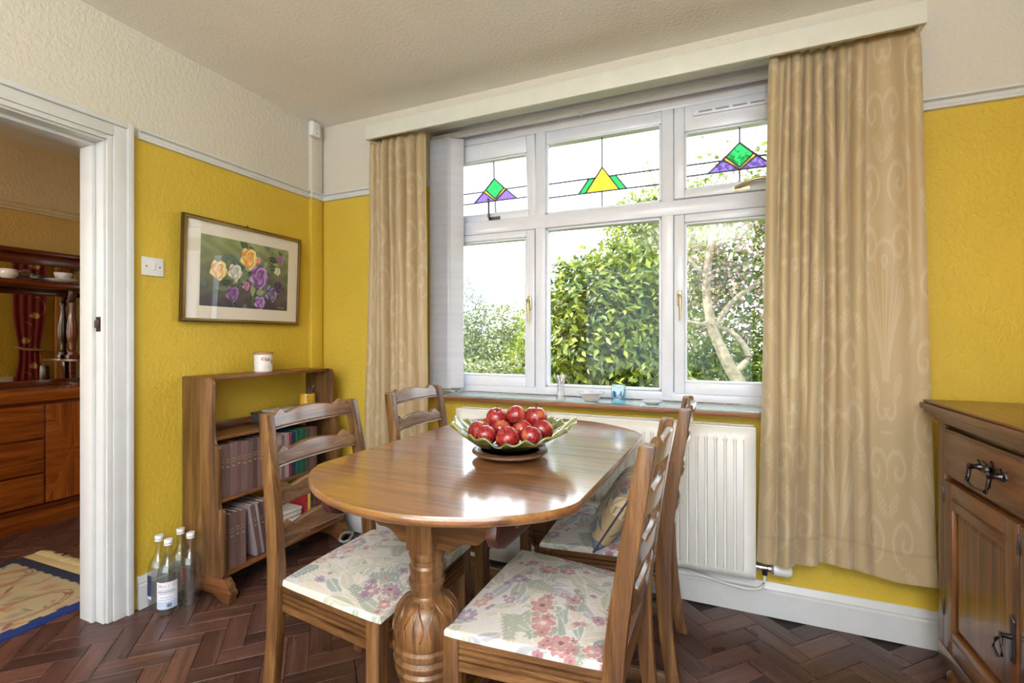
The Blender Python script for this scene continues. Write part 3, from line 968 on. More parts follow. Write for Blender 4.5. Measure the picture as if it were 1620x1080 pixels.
bl = thing('vertical_blind', 'white vertical blind drawn to one side behind the narrow curtain', 'blind', (.80, .055, 2.29))
BLM = NT('blind_fabric')
BLM.color(BLM.ramp(BLM.noise(BLM.coords((2, 2, 30)), 1.0, 2.0), [(.3, rgb(214, 214, 220)), (.7, rgb(228, 228, 234))])); BLM.set(Roughness=.6)
tl = BLM.n('ShaderNodeBsdfTranslucent'); tl.inputs[0].default_value = rgb(222, 224, 232)
mx = BLM.n('ShaderNodeMixShader'); mx.inputs[0].default_value = .3
BLM.l(BLM.b.outputs[0], mx.inputs[1]); BLM.l(tl.outputs[0], mx.inputs[2]); BLM.l(mx.outputs[0], BLM.out.inputs[0])
box('headrail', UPVC, bl, 0, 1.89, -.016, .016, .0, .026, .004)
box('headrail_clip', WHITE, bl, .86, .872, -.02, .018, -.004, .006, .001)
NS = 15
zb_ = .885 - 2.29
for k in range(NS):
    x = .012 + k * .0088
    ang = math.radians(80 if k < NS - 1 else 38)
    M = Matrix.Translation((x + (.012 if k == NS - 1 else 0), 0, 0)) @ Matrix.Rotation(ang, 4, 'Z')
    pts = [(-.0445, 0), (-.03, -.003), (0, -.0045), (.03, -.003), (.0445, 0)]
    m = MB().prism(pts + [(a, b + .0012) for a, b in pts[::-1]], 'z', zb_, -.004, M)
    so = m.build('slat', BLM.m, bl, smooth=.8)
    if k % 2 == 0:
        pth = [tuple(M @ Vector((-.04, -.006, zb_ - .0 + .005)))] + [tuple(M @ Vector((-.04 + .08 * t, -.012, zb_ - .03 * math.sin(t * PI) + .005))) for t in np.linspace(.1, .9, 6)] + [tuple(M @ Vector((.04, -.006, zb_ + .005)))]
        MB().tube(pth, .0016, 5).build('bead_chain', WHITE, so, smooth=1)

# ------------------------------------------------------------------ RADIATOR
rad = thing('radiator', 'white ribbed panel radiator under the window sill', 'radiator', (1.047, -.034, .184))
RL, RH = 1.388, .612
# front panel with vertical flutes
prof = []
npitch = 38; pitch = RL / npitch
x = 0.0
yf = -.075
prof.append((0.0, yf))
for k in range(npitch):
    a = k * pitch
    if k in (0, npitch - 1):
        continue
    prof += [(a + pitch * .12, yf), (a + pitch * .22, yf - .011), (a + pitch * .66, yf - .011), (a + pitch * .76, yf)]
prof.append((RL, yf))
m = MB(); vs = []; fs = []
zs = [.0, .03, .045, RH - .065, RH - .05, RH]
for z in zs:
    for (px, py) in prof:
        f = 1.0 if .04 < z < RH - .06 else 0.0
        vs.append((px, yf + (py - yf) * f, z))
n = len(prof)
for i in range(len(zs) - 1):
    for k in range(n - 1):
        fs.append((i * n + k, i * n + k + 1, (i + 1) * n + k + 1, (i + 1) * n + k))
m.add(vs, fs)
fp = m.build('front_panel', RADW, rad, smooth=.9, recalc=False)
md = fp.modifiers.new('thickness', 'SOLIDIFY'); md.thickness = .008; md.offset = 1
box('side_panel', RADW, rad, -.002, .001, yf, 0, 0, RH, .001)
box('side_panel', RADW, rad, RL - .001, RL + .002, yf, 0, 0, RH, .001)
box('back_panel', RADW, rad, .005, RL - .005, -.018, -.006, .01, RH - .02, .002)
tg = MB()
tg.box(0, RL, yf - .002, yf + .010, RH - .004, RH + .004).box(0, RL, -.014, -.002, RH - .004, RH + .004)
for k in range(15):
    a = RL * k / 14 - (.003 if k == 14 else 0) + (.0 if k else .003)
    tg.box(a - .003, a + .003, yf, -.004, RH - .004, RH + .003)
for k in range(9):
    yy = yf + .014 + k * .0065
    tg.box(0, RL, yy, yy + .003, RH - .006, RH + .001)
tg.build('top_grille', RADW, rad)
box('wall_bracket', RADW, rad, .2, .24, -.006, .03, .1, .5, 0)
box('wall_bracket', RADW, rad, RL - .24, RL - .2, -.006, .03, .1, .5, 0)
vz = .043
MB().lathe([(.0, 0), (.010, .0), (.010, .012), (.014, .014), (.014, .03), (.011, .032), (.011, .045), (.015, .048), (.015, .06), (.0, .06)], (RL, -.045, vz), 14, axis='x').build('valve_body', CHROME, rad, smooth=.5)
MB().lathe([(0, .058), (.021, .058), (.021, .068), (0, .068)], (RL, -.045, vz), 18, axis='x').build('valve_collar', plain('grey_plastic', rgb(120, 120, 124), .4), rad, smooth=.5)
MB().lathe([(0, .067), (.023, .067), (.0245, .08), (.0235, .115), (.019, .128), (.012, .134), (0, .136)], (RL, -.045, vz), 20, axis='x').build('valve_head', RADW, rad, smooth=.6)
MB().tube([(RL + .036, -.045, vz - .008), (RL + .036, -.045, vz - .03)], .010, 10).build('valve_nut', IRON, rad, smooth=.6)
pp = [(RL + .036, -.045, vz - .02), (RL + .035, -.044, vz - .06), (RL + .02, -.034, vz - .092), (RL - .02, -.02, vz - .110), (RL - .08, -.013, vz - .112), (RL - .22, -.006, vz - .095), (RL - .34, -.0, vz - .085), (0.1, -.0, vz - .085)]
cv = []
P = [Vector(p) for p in pp]
for i in range(len(P) - 1):
    p0, p1, p2, p3 = P[max(i - 1, 0)], P[i], P[i + 1], P[min(i + 2, len(P) - 1)]
    for t in np.linspace(0, 1, 6)[:-1]:
        cv.append(.5 * ((2 * p1) + (p2 - p0) * t + (2 * p0 - 5 * p1 + 4 * p2 - p3) * t * t + (3 * p1 - p0 - 3 * p2 + p3) * t ** 3))
cv.append(P[-1])
MB().tube(cv, .0055, 8).build('pipe', RADW, rad, smooth=1)
MB().box(RL - .36, RL - .345, -.012, .008, vz - .096, vz - .074).build('pipe_clip', RADW, rad, .002)

# ------------------------------------------------------------------ PICTURE, SWITCH, SENSOR ON THE LEFT WALL
def picture():
    PW, PH = .672, .502
    t = thing('framed_picture', 'gilt-framed painting of roses hanging above the bookcase', 'picture', (.012, -.866, 1.241))
    # local: y along the wall, z up, x out; leaning out a little at the head
    gold = plain('gilt_frame', rgb(150, 122, 72), .35, .7)
    gold2 = plain('dark_gilt', rgb(96, 76, 44), .4, .6)
    lean = Matrix.Rotation(math.radians(2.2), 4, 'Y')
    def bx(nm, mat, par, y0, y1, z0, z1, x0, x1, bv=.002):
        return MB().box(x0, x1, y0, y1, z0, z1, lean).build(nm, mat, par, bv)
    f = MB()
    w = .017
    for (a, b_, c, d) in ((0, PW, 0, w), (0, PW, PH - w, PH), (0, w, w, PH - w), (PW - w, PW, w, PH - w)):
        f.box(0, .018, a, b_, c, d, lean)
    fo = f.build('frame', gold2, t, .002)
    f = MB()
    i0, i1 = w * .35, w * 1.1
    for (a, b_, c, d) in ((i0, PW - i0, i0, i1), (i0, PW - i0, PH - i1, PH - i0), (i0, i1, i1, PH - i1), (PW - i1, PW - i0, i1, PH - i1)):
        f.box(.017, .022, a, b_, c, d, lean)
    f.build('gilt_slip', gold, fo, .002)
    bx('backing', gold2, t, .006, PW - .006, .006, PH - .006, 0, .004, 0)
    bx('mount', plain('cream_mount', rgb(234, 227, 214), .8, vary=.01), t, w, PW - w, w, PH - w, .005, .009, 0)
    my0, my1, mz0, mz1 = .088, .590, .080, .424
    cvs = Canvas(190, 125, .46, .295, rgb(70, 84, 56))
    r = random.Random(4)
    g = np.clip(cvs.V / .295, 0, 1)[..., None]; h = np.clip(cvs.U / .46, 0, 1)[..., None]
    cvs.c = np.array(rgb(60, 56, 66)[:3]) * (1 - g) + np.array(rgb(124, 134, 90)[:3]) * g
    cvs.c = cvs.c * (1 - .45 * h * (1 - g)) + np.array(rgb(52, 36, 62)[:3]) * (.45 * h * (1 - g))
    cvs.c *= (1 + .15 * np.sin(cvs.U * 60 + 3 * np.sin(cvs.V * 50))[..., None])
    for k in range(80):
        x_, y_ = r.gauss(.24, .11), r.gauss(.13, .075)
        cvs.leaf(x_, y_, r.uniform(.035, .075), r.uniform(.009, .017), r.uniform(0, 6.28), r.choice((rgb(54, 78, 56), rgb(92, 116, 88), rgb(40, 54, 50), rgb(132, 146, 112), rgb(76, 98, 96))), rgb(120, 136, 108))
    pu_d, pu_l = rgb(94, 58, 120), rgb(178, 140, 196)
    cvs.rose(.155, .06, .034, rgb(84, 56, 106), rgb(150, 112, 168))
    cvs.rose(.085, .155, .042, rgb(196, 140, 90), rgb(240, 214, 160))
    cvs.rose(.165, .155, .036, rgb(150, 150, 140), rgb(226, 224, 214))
    cvs.rose(.235, .225, .047, rgb(206, 128, 66), rgb(246, 214, 140))
    cvs.rose(.292, .148, .052, pu_d, pu_l)
    cvs.rose(.222, .100, .020, rgb(120, 60, 116), rgb(206, 150, 196))
    cvs.rose(.365, .075, .036, rgb(66, 54, 92), rgb(150, 140, 178))
    cvs.rose(.300, .030, .030, rgb(96, 60, 128), rgb(188, 150, 206))
    cvs.rose(.405, .110, .030, rgb(48, 34, 62), rgb(96, 74, 110))
    cvs.rose(.415, .245, .019, rgb(104, 58, 112), rgb(176, 124, 182))
    cvs.rose(.395, .185, .019, rgb(160, 156, 140), rgb(226, 222, 206))
    cvs.rose(.285, .222, .014, rgb(176, 110, 120), rgb(226, 172, 170))
    cvs.curve([(.33, .19), (.37, .225), (.405, .24)], .0016, rgb(60, 74, 48))
    cvs.curve([(.33, .19), (.36, .25), (.362, .27)], .0016, rgb(60, 74, 48))
    cvs.curve([(.40, .012), (.44, .013)], .0022, rgb(150, 140, 130), .5)
    cvs.c = np.clip(cvs.c * 1.45, 0, .9)
    def fn(U, V):
        y = my0 + U * (my1 - my0); z = mz0 + V * (mz1 - mz0); x = np.full_like(y, .0095)
        return x * lean[0][0] + z * lean[0][2], y, x * lean[2][0] + z * lean[2][2]
    grid_obj('painting', fn, 190, 125, attr_mat('painted_canvas', .7), t, cvs.c)
    bx('glass', clear_glass('picture_glass', (1, 1, 1, 1), .02, .8, 0.0), t, w, PW - w, w, PH - w, .0125, .014, 0)
    hk = MB().tube([(.0, .34, PH - .0), (.014, .34, PH + .006), (.016, .34, PH + .013)], .004, 8).build('hook', BLACK, t, smooth=1)
picture()

sw = thing('light_switch', 'white plastic light switch plate between doorway and picture', 'switch', (0, -1.0, 1.437))
SWP = plain('switch_plastic', rgb(222, 222, 224), .3, vary=.01)
box('plate', SWP, sw, 0, .009, -.014, .076, 0, .082, .004)
box('rocker', SWP, sw, .008, .0135, .024, .038, .028, .054, .002)
for s_ in (.004, .058): MB().lathe([(0, 0), (.0035, 0), (.0035, .0012), (0, .0012)], (.0088, s_, .041), 10, axis='x').build('screw', IRON, sw)
se = thing('alarm_sensor', 'small white alarm sensor high in the corner by the ceiling', 'sensor', (0.031, -.126, 2.388))
box('housing', SWP, se, 0, .034, 0, .066, 0, .088, .008, 3)
box('lens', plain('sensor_lens', rgb(216, 214, 212), .2), se, .033, .038, .014, .052, .036, .074, .004)
box('test_light', plain('dark_red_plastic', rgb(90, 60, 60), .3), se, .034, .0355, .030, .036, .016, .022, 0)

# ------------------------------------------------------------------ BOOKCASE AND BOOKS
BX, BY0, BY1 = .026, -.858, -.125
bc = thing('bookcase', 'small stepped oak bookcase standing against the yellow wall', 'bookcase', (BX, BY0, 0))
BWD = BY1 - BY0
# side panels: stepped depth, rounded shoulders (x out from wall, z up)
def arcpts(cx, cz, r, a0, a1, n=6):
    return [(cx + r * math.cos(math.radians(a0 + (a1 - a0) * k / n)), cz + r * math.sin(math.radians(a0 + (a1 - a0) * k / n))) for k in range(n + 1)]
side = [(0, .105), (.268, .105)] + arcpts(.268 - .0, .125, .012, -90, 0, 3)[1:] + [(.280, .375)] + arcpts(.258, .385, .022, 0, 90) + [(.250, .410), (.246, .43)]
side += [(.246, .655)] + arcpts(.226, .668, .020, 0, 90) + [(.218, .694), (.212, .715), (.208, .75)] + [(.208, .950)] + arcpts(.178, .957, .030, 0, 90) + [(0, .987)]
for y in (0, BWD - .018):
    MB().prism(side, 'y', y, y + .018).build('side_panel', oak('Z'), bc, .002)
box('top_board', oakd('Y'), bc, 0, .182, .012, BWD - .012, .972, .988, .002)
for (z, d) in ((.718, .206), (.443, .236), (.120, .266)):
    box('shelf', oakd('Y'), bc, 0, d, .018, BWD - .018, z - .016, z, .004)
box('shelf_lip', oakd('Y'), bc, 0, .010, .018, BWD - .018, .718, .752, .002)
box('shelf_lip', oakd('Y'), bc, 0, .008, .018, BWD - .018, .443, .47, .002)
ft = [(0, 0), (.06, 0), (.10, .03), (.20, .03), (.285, 0), (.315, 0), (.317, .03), (.327, .035), (.327, .055), (.312, .06), (.308, .082), (.296, .09), (.285, .105), (0, .105)]
for y in (.001, BWD - .037):
    MB().prism(ft, 'y', y, y + .036).build('foot', oakd('X'), bc, .003)

GOLD = plain('gold_lettering', rgb(190, 170, 120), .4, .5)
PAGES = plain('page_edges', rgb(206, 198, 188), .9)
def cover(nm, c): return plain('cover_' + nm, c, .6, vary=.05)
BOOKM = {}
def book(label, y, th, h, d, shelf_z, xfront, col, lean=0.0, group='books in the oak bookcase', bars=2, name='book'):
    """upright volume, spine facing out (+x); y = near face, lean in radians towards +y"""
    t = thing(name, label, 'book', (xfront - d, y, shelf_z), 0, group)
    if lean: t.rotation_euler = (-lean, 0, 0)
    k = ('c', round(th, 4), round(h, 4), round(d, 4), col[0])
    if k not in BOOKM:
        m = MB().box(0, d, 0, .003, 0, h).box(0, d, th - .003, th, 0, h).box(d - .004, d, .003, th - .003, 0, h)
        BOOKM[k] = m.build('cover', cover(col[0], col[1]), t, .001, 1)
        BOOKM[k + ('p',)] = MB().box(.002, d - .004, .003, th - .003, .004, h - .005).build('page_block', PAGES, t)
        z = h * .72
        m = MB()
        for j in range(bars):
            m.box(d, d + .0006, th * .18, th * .82, z - j * .012, z - j * .012 + .0022)
        m.box(d, d + .0006, th * .3, th * .7, z - .034, z - .028)
        BOOKM[k + ('s',)] = m.build('spine_lettering', GOLD, t)
    else:
        for kk in (k, k + ('p',), k + ('s',)):
            c = BOOKM[kk].copy(); COL.objects.link(c); c.parent = t
    return t
BRN = ('brown', rgb(104, 78, 74)); BRN2 = ('taupe', rgb(118, 90, 84)); BRN3 = ('dark_brown', rgb(84, 60, 54))
LIL = ('pale_grey', rgb(150, 136, 140)); RED = ('red', rgb(140, 20, 34)); NAV = ('navy', rgb(26, 44, 70)); GRN = ('green', rgb(14, 82, 62)); YLW = ('yellow', rgb(226, 178, 30)); MAR = ('maroon', rgb(92, 22, 34))
z2 = .4432
y = BY0 + .0205
for k in range(11):
    col = (BRN2, BRN, BRN2, BRN, BRN2, BRN, BRN3, BRN2, LIL, BRN, BRN2)[k]
    th = .0265
    book('brown bound volume on the upper book shelf, %s from the doorway end' % ORD[k], y, th, .232 + .006 * ((k * 7) % 3 == 0), .165, z2, BX + .226, col, group='row of volumes on the upper book shelf')
    y += th + .0012
for k, (col, th, h, lb) in enumerate(((LIL, .024, .226, 'pale grey volume next to the last brown volume on the upper book shelf'), (BRN2, .022, .222, 'taupe volume between two pale grey volumes on the upper book shelf'),
        (LIL, .024, .228, 'pale grey volume beside the thin red book on the upper shelf'), (RED, .012, .226, 'thin red book beside the navy book on the upper shelf'),
        (NAV, .030, .226, 'navy blue book between the red and green books'), (GRN, .033, .230, 'green book beside the navy book on the upper shelf'),
        (GRN, .033, .232, 'green book further from the navy book on the upper shelf'), (BRN3, .026, .232, 'dark brown volume beside the green books'),
        (BRN, .022, .230, 'brown volume second from the window end of the upper shelf'), (BRN3, .024, .230, 'dark brown volume at the window end of the upper shelf'))):
    book(lb, y, th, h, .165, z2, BX + .224, col, group='row of volumes on the upper book shelf')
    y += th + .0012
# lower shelf: leaning journals, a pile of magazines, coloured spines
z3 = .1202
y = BY0 + .0205
for k in range(4):
    book('brown journal standing upright on the lower shelf, %s from the doorway end' % ORD[k], y, .0275, .252 - .004 * (k % 2), .19, z3, BX + .250, BRN2 if k % 2 else BRN, group='journals on the lower shelf')
    y += .0287
y += .018
for k in range(6):
    col = (LIL, BRN, LIL, BRN3, BRN, BRN2)[k]
    book('thin journal leaning on the lower shelf, %s from the upright brown ones' % ORD[k], y + .035, (.012, .019, .013, .019, .024, .02)[k], .252, .19, z3 + .0042, BX + .246, col, lean=-.17 + .004 * k, group='journals on the lower shelf')
    y += (.012, .019, .013, .019, .024, .02)[k] * 1.03 + .0015
ym = y + .05
zz = z3
r = random.Random(5)
for k in range(9):
    th = (.012, .009, .014, .010, .012, .016, .010, .013, .010)[k]
    c = (rgb(196, 190, 186), rgb(168, 164, 170), rgb(206, 202, 196), rgb(120, 118, 128), rgb(190, 186, 182), rgb(204, 200, 196), rgb(150, 146, 150), rgb(200, 196, 190), rgb(176, 172, 170))[k]
    t = thing('magazine', 'flat magazine in the pale pile on the lower shelf, %s up from the shelf board' % ORD[k], 'magazine', (BX + .03, ym + r.uniform(-.006, .006), zz), r.uniform(-.04, .04), 'pile of magazines on the lower shelf')
    box('cover', plain('magazine_%d' % k, c, .5), t, 0, .212, 0, .15, 0, th, .0006, 1)
    box('page_block', PAGES, t, .002, .2125, .002, .148, .0015, th - .0015, 0)
    zz += th + .0006
t = thing('book', 'flat red book lying on top of the magazine pile', 'book', (BX + .03, ym + .01, zz), .03, 'flat books on the magazine pile')
box('cover', cover('red', RED[1]), t, 0, .205, 0, .135, 0, .028, .001, 1); box('page_block', PAGES, t, .006, .2055, .003, .132, .003, .025, 0)
zz += .0286
t = thing('book', 'open-edged white pamphlet on the flat red book', 'book', (BX + .03, ym + .015, zz), -.05, 'flat books on the magazine pile')
box('cover', plain('pamphlet', rgb(206, 200, 194), .6), t, 0, .205, 0, .14, 0, .012, .001, 1); box('page_block', PAGES, t, .004, .2055, .003, .137, .002, .010, 0)
y = ym + .163
for k, (col, th, h, lb) in enumerate(((RED, .016, .215, 'upright red book beside the magazine pile'), (YLW, .017, .215, 'upright yellow book on the lower shelf'), (NAV, .016, .215, 'upright navy book beside the yellow one on the lower shelf'),
        (BRN3, .02, .21, 'dark brown book between navy and maroon on the lower shelf'), (MAR, .034, .205, 'thick maroon book at the window end of the lower shelf'))):
    book(lb, y, th, h, .17, z3, BX + .245, col, group='coloured books on the lower shelf')
    y += th + .0012

# things on the bookcase
def candle():
    t = thing('candle_jar', 'white printed candle jar with wooden lid on top of the bookcase', 'candle jar', (.118, -.505, .9885))
    MB().lathe([(0, 0), (.040, 0), (.043, .004), (.045, .09), (.043, .091), (.0, .091)], (0, 0, 0), 32).build('jar', plain('white_glaze', rgb(232, 230, 228), .2, vary=.01), t, smooth=.6)
    MB().lathe([(0, .091), (.047, .091), (.0475, .094), (.0475, .101), (.046, .103), (0, .103)], (0, 0, 0), 32).build('lid', plain('pale_beech_lid', rgb(178, 134, 92), .5), t, smooth=.6)
    def patch(nm, a0, a1, z0, z1, mat, dr=.0006):
        m = MB(); vs = []; fs = []
        n = 8
        for i in range(n + 1):
            a = math.radians(a0 + (a1 - a0) * i / n)
            for z in (z0, z1):
                rr = .043 + .002 * (z - .004) / .086 + dr
                vs.append((rr * math.cos(a), rr * math.sin(a), z))
        for i in range(n): fs.append((2 * i, 2 * i + 2, 2 * i + 3, 2 * i + 1))
        m.add(vs, fs).build(nm, mat, t)
    patch('brand_patch', -52, -22, .062, .076, plain('orange_red_print', rgb(206, 92, 60), .5))
    patch('brand_letters', -46, -28, .066, .072, plain('cream_print', rgb(240, 220, 200), .5), .0011)
    patch('leaf_print', -26, 2, .056, .070, plain('grey_green_print', rgb(150, 160, 136), .5), .0009)
    patch('fruit_print', 6, 30, .044, .066, plain('peach_print', rgb(214, 150, 110), .5), .0011)
    patch('fruit_print', -14, -6, .070, .076, plain('grey_green_print', rgb(150, 160, 136), .5), .0013)
    for k in range(3): patch('text_line', -50 + 4 * k, 10 - 6 * k, .034 - k * .008, .0355 - k * .008, plain('pale_pink_print', rgb(206, 186, 184), .5))
candle()
mug = thing('mug', 'yellow mug holding pens on the slate grey box', 'mug', (.140, -.235, .7755))
YG = plain('yellow_glaze', rgb(222, 172, 60), .2, coat=.5)
MB().lathe([(0, 0), (.036, 0), (.041, .004), (.041, .073), (.039, .074), (.037, .073), (.037, .008), (0, .008)], (0, 0, 0), 28).build('body', YG, mug, smooth=.6)
MB().tube([(.028, -.03, .06), (.046, -.044, .062), (.056, -.052, .045), (.05, -.048, .022), (.03, -.03, .014)], .0055, 8).build('handle', YG, mug, smooth=1)
for k, (a, l, c) in enumerate(((.6, .10, 'black'), (1.0, .115, 'grey'), (.35, .10, 'brown'), (-.3, .095, 'dark blue'), (1.3, .12, 'black and silver'))):
    p = thing('pen', ['black pen standing in the yellow mug', 'grey pen standing in the yellow mug', 'brown pencil standing in the yellow mug', 'dark blue pen standing in the yellow mug', 'longest black and silver pen leaning out of the yellow mug'][k], 'pen', (.140, -.235, .7845), 0, 'pens in the yellow mug')
    q = (rgb(24, 22, 24), rgb(110, 108, 112), rgb(92, 60, 40), rgb(30, 34, 60), rgb(30, 28, 30))[k]
    dx, dy = math.cos(k * 1.3) * .012, .018 * a + .004
    MB().tube([(-dx, -dy, 0), (dx, dy * 1.7, l * .85)], .0038, 8).build('barrel', plain('pen_%d' % k, q, .35), p, smooth=1)
    MB().tube([(dx, dy * 1.7, l * .85), (dx * 1.06, dy * 1.85, l * .93)], .0042, 8).build('cap', plain('pen_cap_%d' % k, tuple(min(1, c_ * 1.6) for c_ in q[:3]) + (1,), .3), p, smooth=1)
tray = thing('file_box', 'slate grey file box with papers on its lid beside the pen mug', 'box', (.045, -.52, .7185))
TM = plain('slate_plastic', rgb(74, 76, 84), .4)
box('box_body', TM, tray, 0, .17, 0, .345, 0, .044, .003)
box('lid', plain('dark_slate', rgb(60, 62, 72), .4), tray, -.003, .173, -.003, .348, .044, .0565, .003)
box('paper_stack', plain('paper', rgb(196, 192, 188), .8), tray, .03, .155, .04, .22, .0565, .066, .001)
box('card', plain('pale_card', rgb(214, 206, 192), .8), tray, .07, .15, .08, .18, .066, .068, .001)

# ------------------------------------------------------------------ BOTTLES ON THE FLOOR
BG = clear_glass('bottle_glass', (.945, .96, .955, 1), .09, .85, .03)
LQ = clear_glass('clear_spirit', (.975, .98, .97, 1), .05, .6, .04)
bprof = [(0, .0), (.036, .0), (.0395, .004), (.040, .012), (.040, .165), (.037, .190), (.028, .212), (.018, .226), (.0145, .236), (.0138, .285), (.0155, .287), (.0155, .296), (.012, .297)]
capp = plain('white_cap', rgb(226, 226, 232), .25, .0)
REDP = plain('red_print', rgb(170, 40, 40), .5)
TEXTM = {}
def text_mesh(s, size):
    k = (s, size)
    if k not in TEXTM:
        cu = bpy.data.curves.new('glyph', 'FONT'); cu.body = s; cu.size = size; cu.extrude = .0002; cu.align_x = 'CENTER'; cu.align_y = 'CENTER'; cu.resolution_u = 3
        o = bpy.data.objects.new('glyph', cu); COL.objects.link(o)
        bpy.context.view_layer.update()
        me = bpy.data.meshes.new_from_object(o.evaluated_get(bpy.context.evaluated_depsgraph_get()))
        bpy.data.objects.remove(o)
        TEXTM[k] = ([v.co.copy() for v in me.vertices], [tuple(p.vertices) for p in me.polygons])
        bpy.data.meshes.remove(me)
    return TEXTM[k]
def letters(items, mat, parent, name='lettering'):
    """items: (text, size, matrix); all glyphs joined in one flat print"""
    m = MB()
    for s, size, M in items:
        vs, fs = text_mesh(s, size)
        m.add([M @ v for v in vs], fs)
    return m.build(name, mat, parent, recalc=False)
def bottle(label, x, y, rz, kind):
    t = thing('bottle', label, 'bottle', (x, y, 0), rz, 'clear spirit bottles beside the bookcase')
    MB().lathe(bprof, (0, 0, 0), 32).build('glass', BG, t, smooth=.6)
    MB().lathe([(0, .004), (.0375, .006), (.0375, .165), (.034, .19), (.026, .208), (0, .208)], (0, 0, 0), 28).build('liquid', LQ, t, smooth=.6)
    MB().lathe([(0, .286), (.0165, .286), (.0165, .306), (.0155, .309), (0, .309)], (0, 0, 0), 24).build('cap', capp, t, smooth=.5)
    MB().lathe([(.0168, .293), (.0169, .294), (.0168, .295)], (0, 0, 0), 24).build('cap_ring', CHROME, t, smooth=.5)
    def wrap(nm, a0, a1, z0, z1, mat, rr):
        m = MB(); vs = []; fs = []; n = 14
        for i in range(n + 1):
            a = math.radians(a0 + (a1 - a0) * i / n)
            for z in (z0, z1): vs.append((rr * math.cos(a), rr * math.sin(a), z))
        for i in range(n): fs.append((2 * i, 2 * i + 2, 2 * i + 3, 2 * i + 1))
        return m.add(vs, fs).build(nm, mat, t, smooth=1)
    def ring_text(s, size, mat, z, rr, a, vertical=False, step=.3):
        n = len(s); items = []
        for i, chx in enumerate(s):
            if vertical:
                aa = math.radians(a); zc = z - i * size * .82
            else:
                aa = math.radians(a) + (i - (n - 1) / 2) * size * .72 / rr; zc = z
            R = Matrix.Rotation(aa, 4, 'Z') @ Matrix.Translation((rr, 0, zc)) @ Matrix.Rotation(PI / 2, 4, 'Z') @ Matrix.Rotation(PI / 2, 4, 'X')
            if vertical: R = R @ Matrix.Rotation(-PI / 2, 4, 'Z')
            items.append((chx, size, R))
        letters(items, mat, t)
    if kind == 'label':
        wrap('label', -62, 62, .030, .142, plain('paper_label', rgb(214, 216, 226), .6, vary=.02), .0407)
        wrap('label_band', -62, 62, .030, .062, plain('pale_blue_print', rgb(176, 190, 216), .6, vary=.02), .0409)
        ring_text("VALLI'S", .013, REDP, .126, .0413, 0)
        for k, (z, w) in enumerate(((.108, 42), (.100, 48), (.094, 40), (.078, 30), (.068, 44))):
            wrap('text_line', -w, w, z, z + (.004 if k == 1 else .002), plain('blue_grey_print', rgb(120, 134, 164), .6), .0412)
        for k in range(7): wrap('barcode_bar', 4 + k * 3.6, 5.6 + k * 3.6 + (k % 3) * .6, .037, .053, BLACK, .0412)
        ring_text('DIVA', .020, REDP, .16, .0405, 88, True)
    elif kind == 'red':
        ring_text('CUINA', .020, REDP, .17, .0405, -30, True)
    else:
        wrap('label', -70, -20, .050, .150, plain('navy_label', rgb(44, 50, 84), .5), .0407)
        wrap('label_band', -70, -20, .050, .062, plain('pale_blue_print', rgb(176, 190, 216), .6, vary=.02), .0409)
    return t
vdir = math.degrees(math.atan2(CAM[1] + .97, CAM[0] - .14))
bottle('clear spirit bottle with a white paper label, front of the four', .145, -.987, math.radians(vdir - 12), 'label')
bottle('clear spirit bottle with a narrow navy label, nearest the doorway', .064, -.977, math.radians(vdir - 20), 'navy')
bottle('clear spirit bottle with red upright lettering, against the bookcase side', .160, -.904, math.radians(vdir - 10), 'red')
bottle('clear spirit bottle at the back by the skirting, half hidden by the others', .074, -.893, math.radians(vdir + 150), 'navy')

# ------------------------------------------------------------------ SHOES BY THE BOOKCASE
def shoe(label, x, y, rz):
    t = thing('shoe', label, 'shoe', (x, y, 0), rz, 'pair of navy shoes by the bookcase')
    nv = plain('navy_suede', rgb(40, 44, 62), .9); gy = plain('grey_lining', rgb(150, 146, 144), .9)
    L = .27
    rings = []
    sec = [(0, .020, .055), (.02, .031, .075), (.07, .035, .085), (.12, .036, .075), (.17, .043, .058), (.22, .044, .045), (.25, .034, .036), (.27, .012, .024)]
    m = MB(); vs = []; fs = []; n = 16
    for (a, w, h) in sec:
        for k in range(n):
            th = PI * k / (n - 1)
            vs.append((a, w * math.cos(th), .018 + (h - .0) * math.sin(th) ** .7))
    for i in range(len(sec) - 1):
        for k in range(n - 1):
            if 1 <= i + 1 <= 3 and 5 <= k <= 9: continue      # foot opening
            fs.append((i * n + k, i * n + k + 1, (i + 1) * n + k + 1, (i + 1) * n + k))
    m.add(vs, fs)
    up = m.build('upper', nv, t, smooth=1, recalc=True)
    md = up.modifiers.new('thickness', 'SOLIDIFY'); md.thickness = .005
    poly = [(a, w + .003) for a, w, h in sec] + [(a, -w - .003) for a, w, h in sec[::-1]]
    MB().prism(poly, 'z', 0, .02).build('sole', plain('white_sole', rgb(190, 186, 180), .7), t, .003)
    MB().tube([(.005, .0, .085), (.02, .022, .092), (.07, .03, .098), (.12, .024, .092), (.135, 0, .086), (.12, -.024, .092), (.07, -.03, .098), (.02, -.022, .092), (.005, 0, .085)], .007, 8).build('collar', gy, t, smooth=1)
    MB().box(.02, .12, -.024, .024, .03, .034).build('insole', gy, t, .002)
    return t
shoe('navy shoe with grey collar, the one nearer the bookcase foot', .42, -.20, math.radians(-62))
shoe('navy shoe with grey collar, the one nearer the dining table', .53, -.16, math.radians(-68))

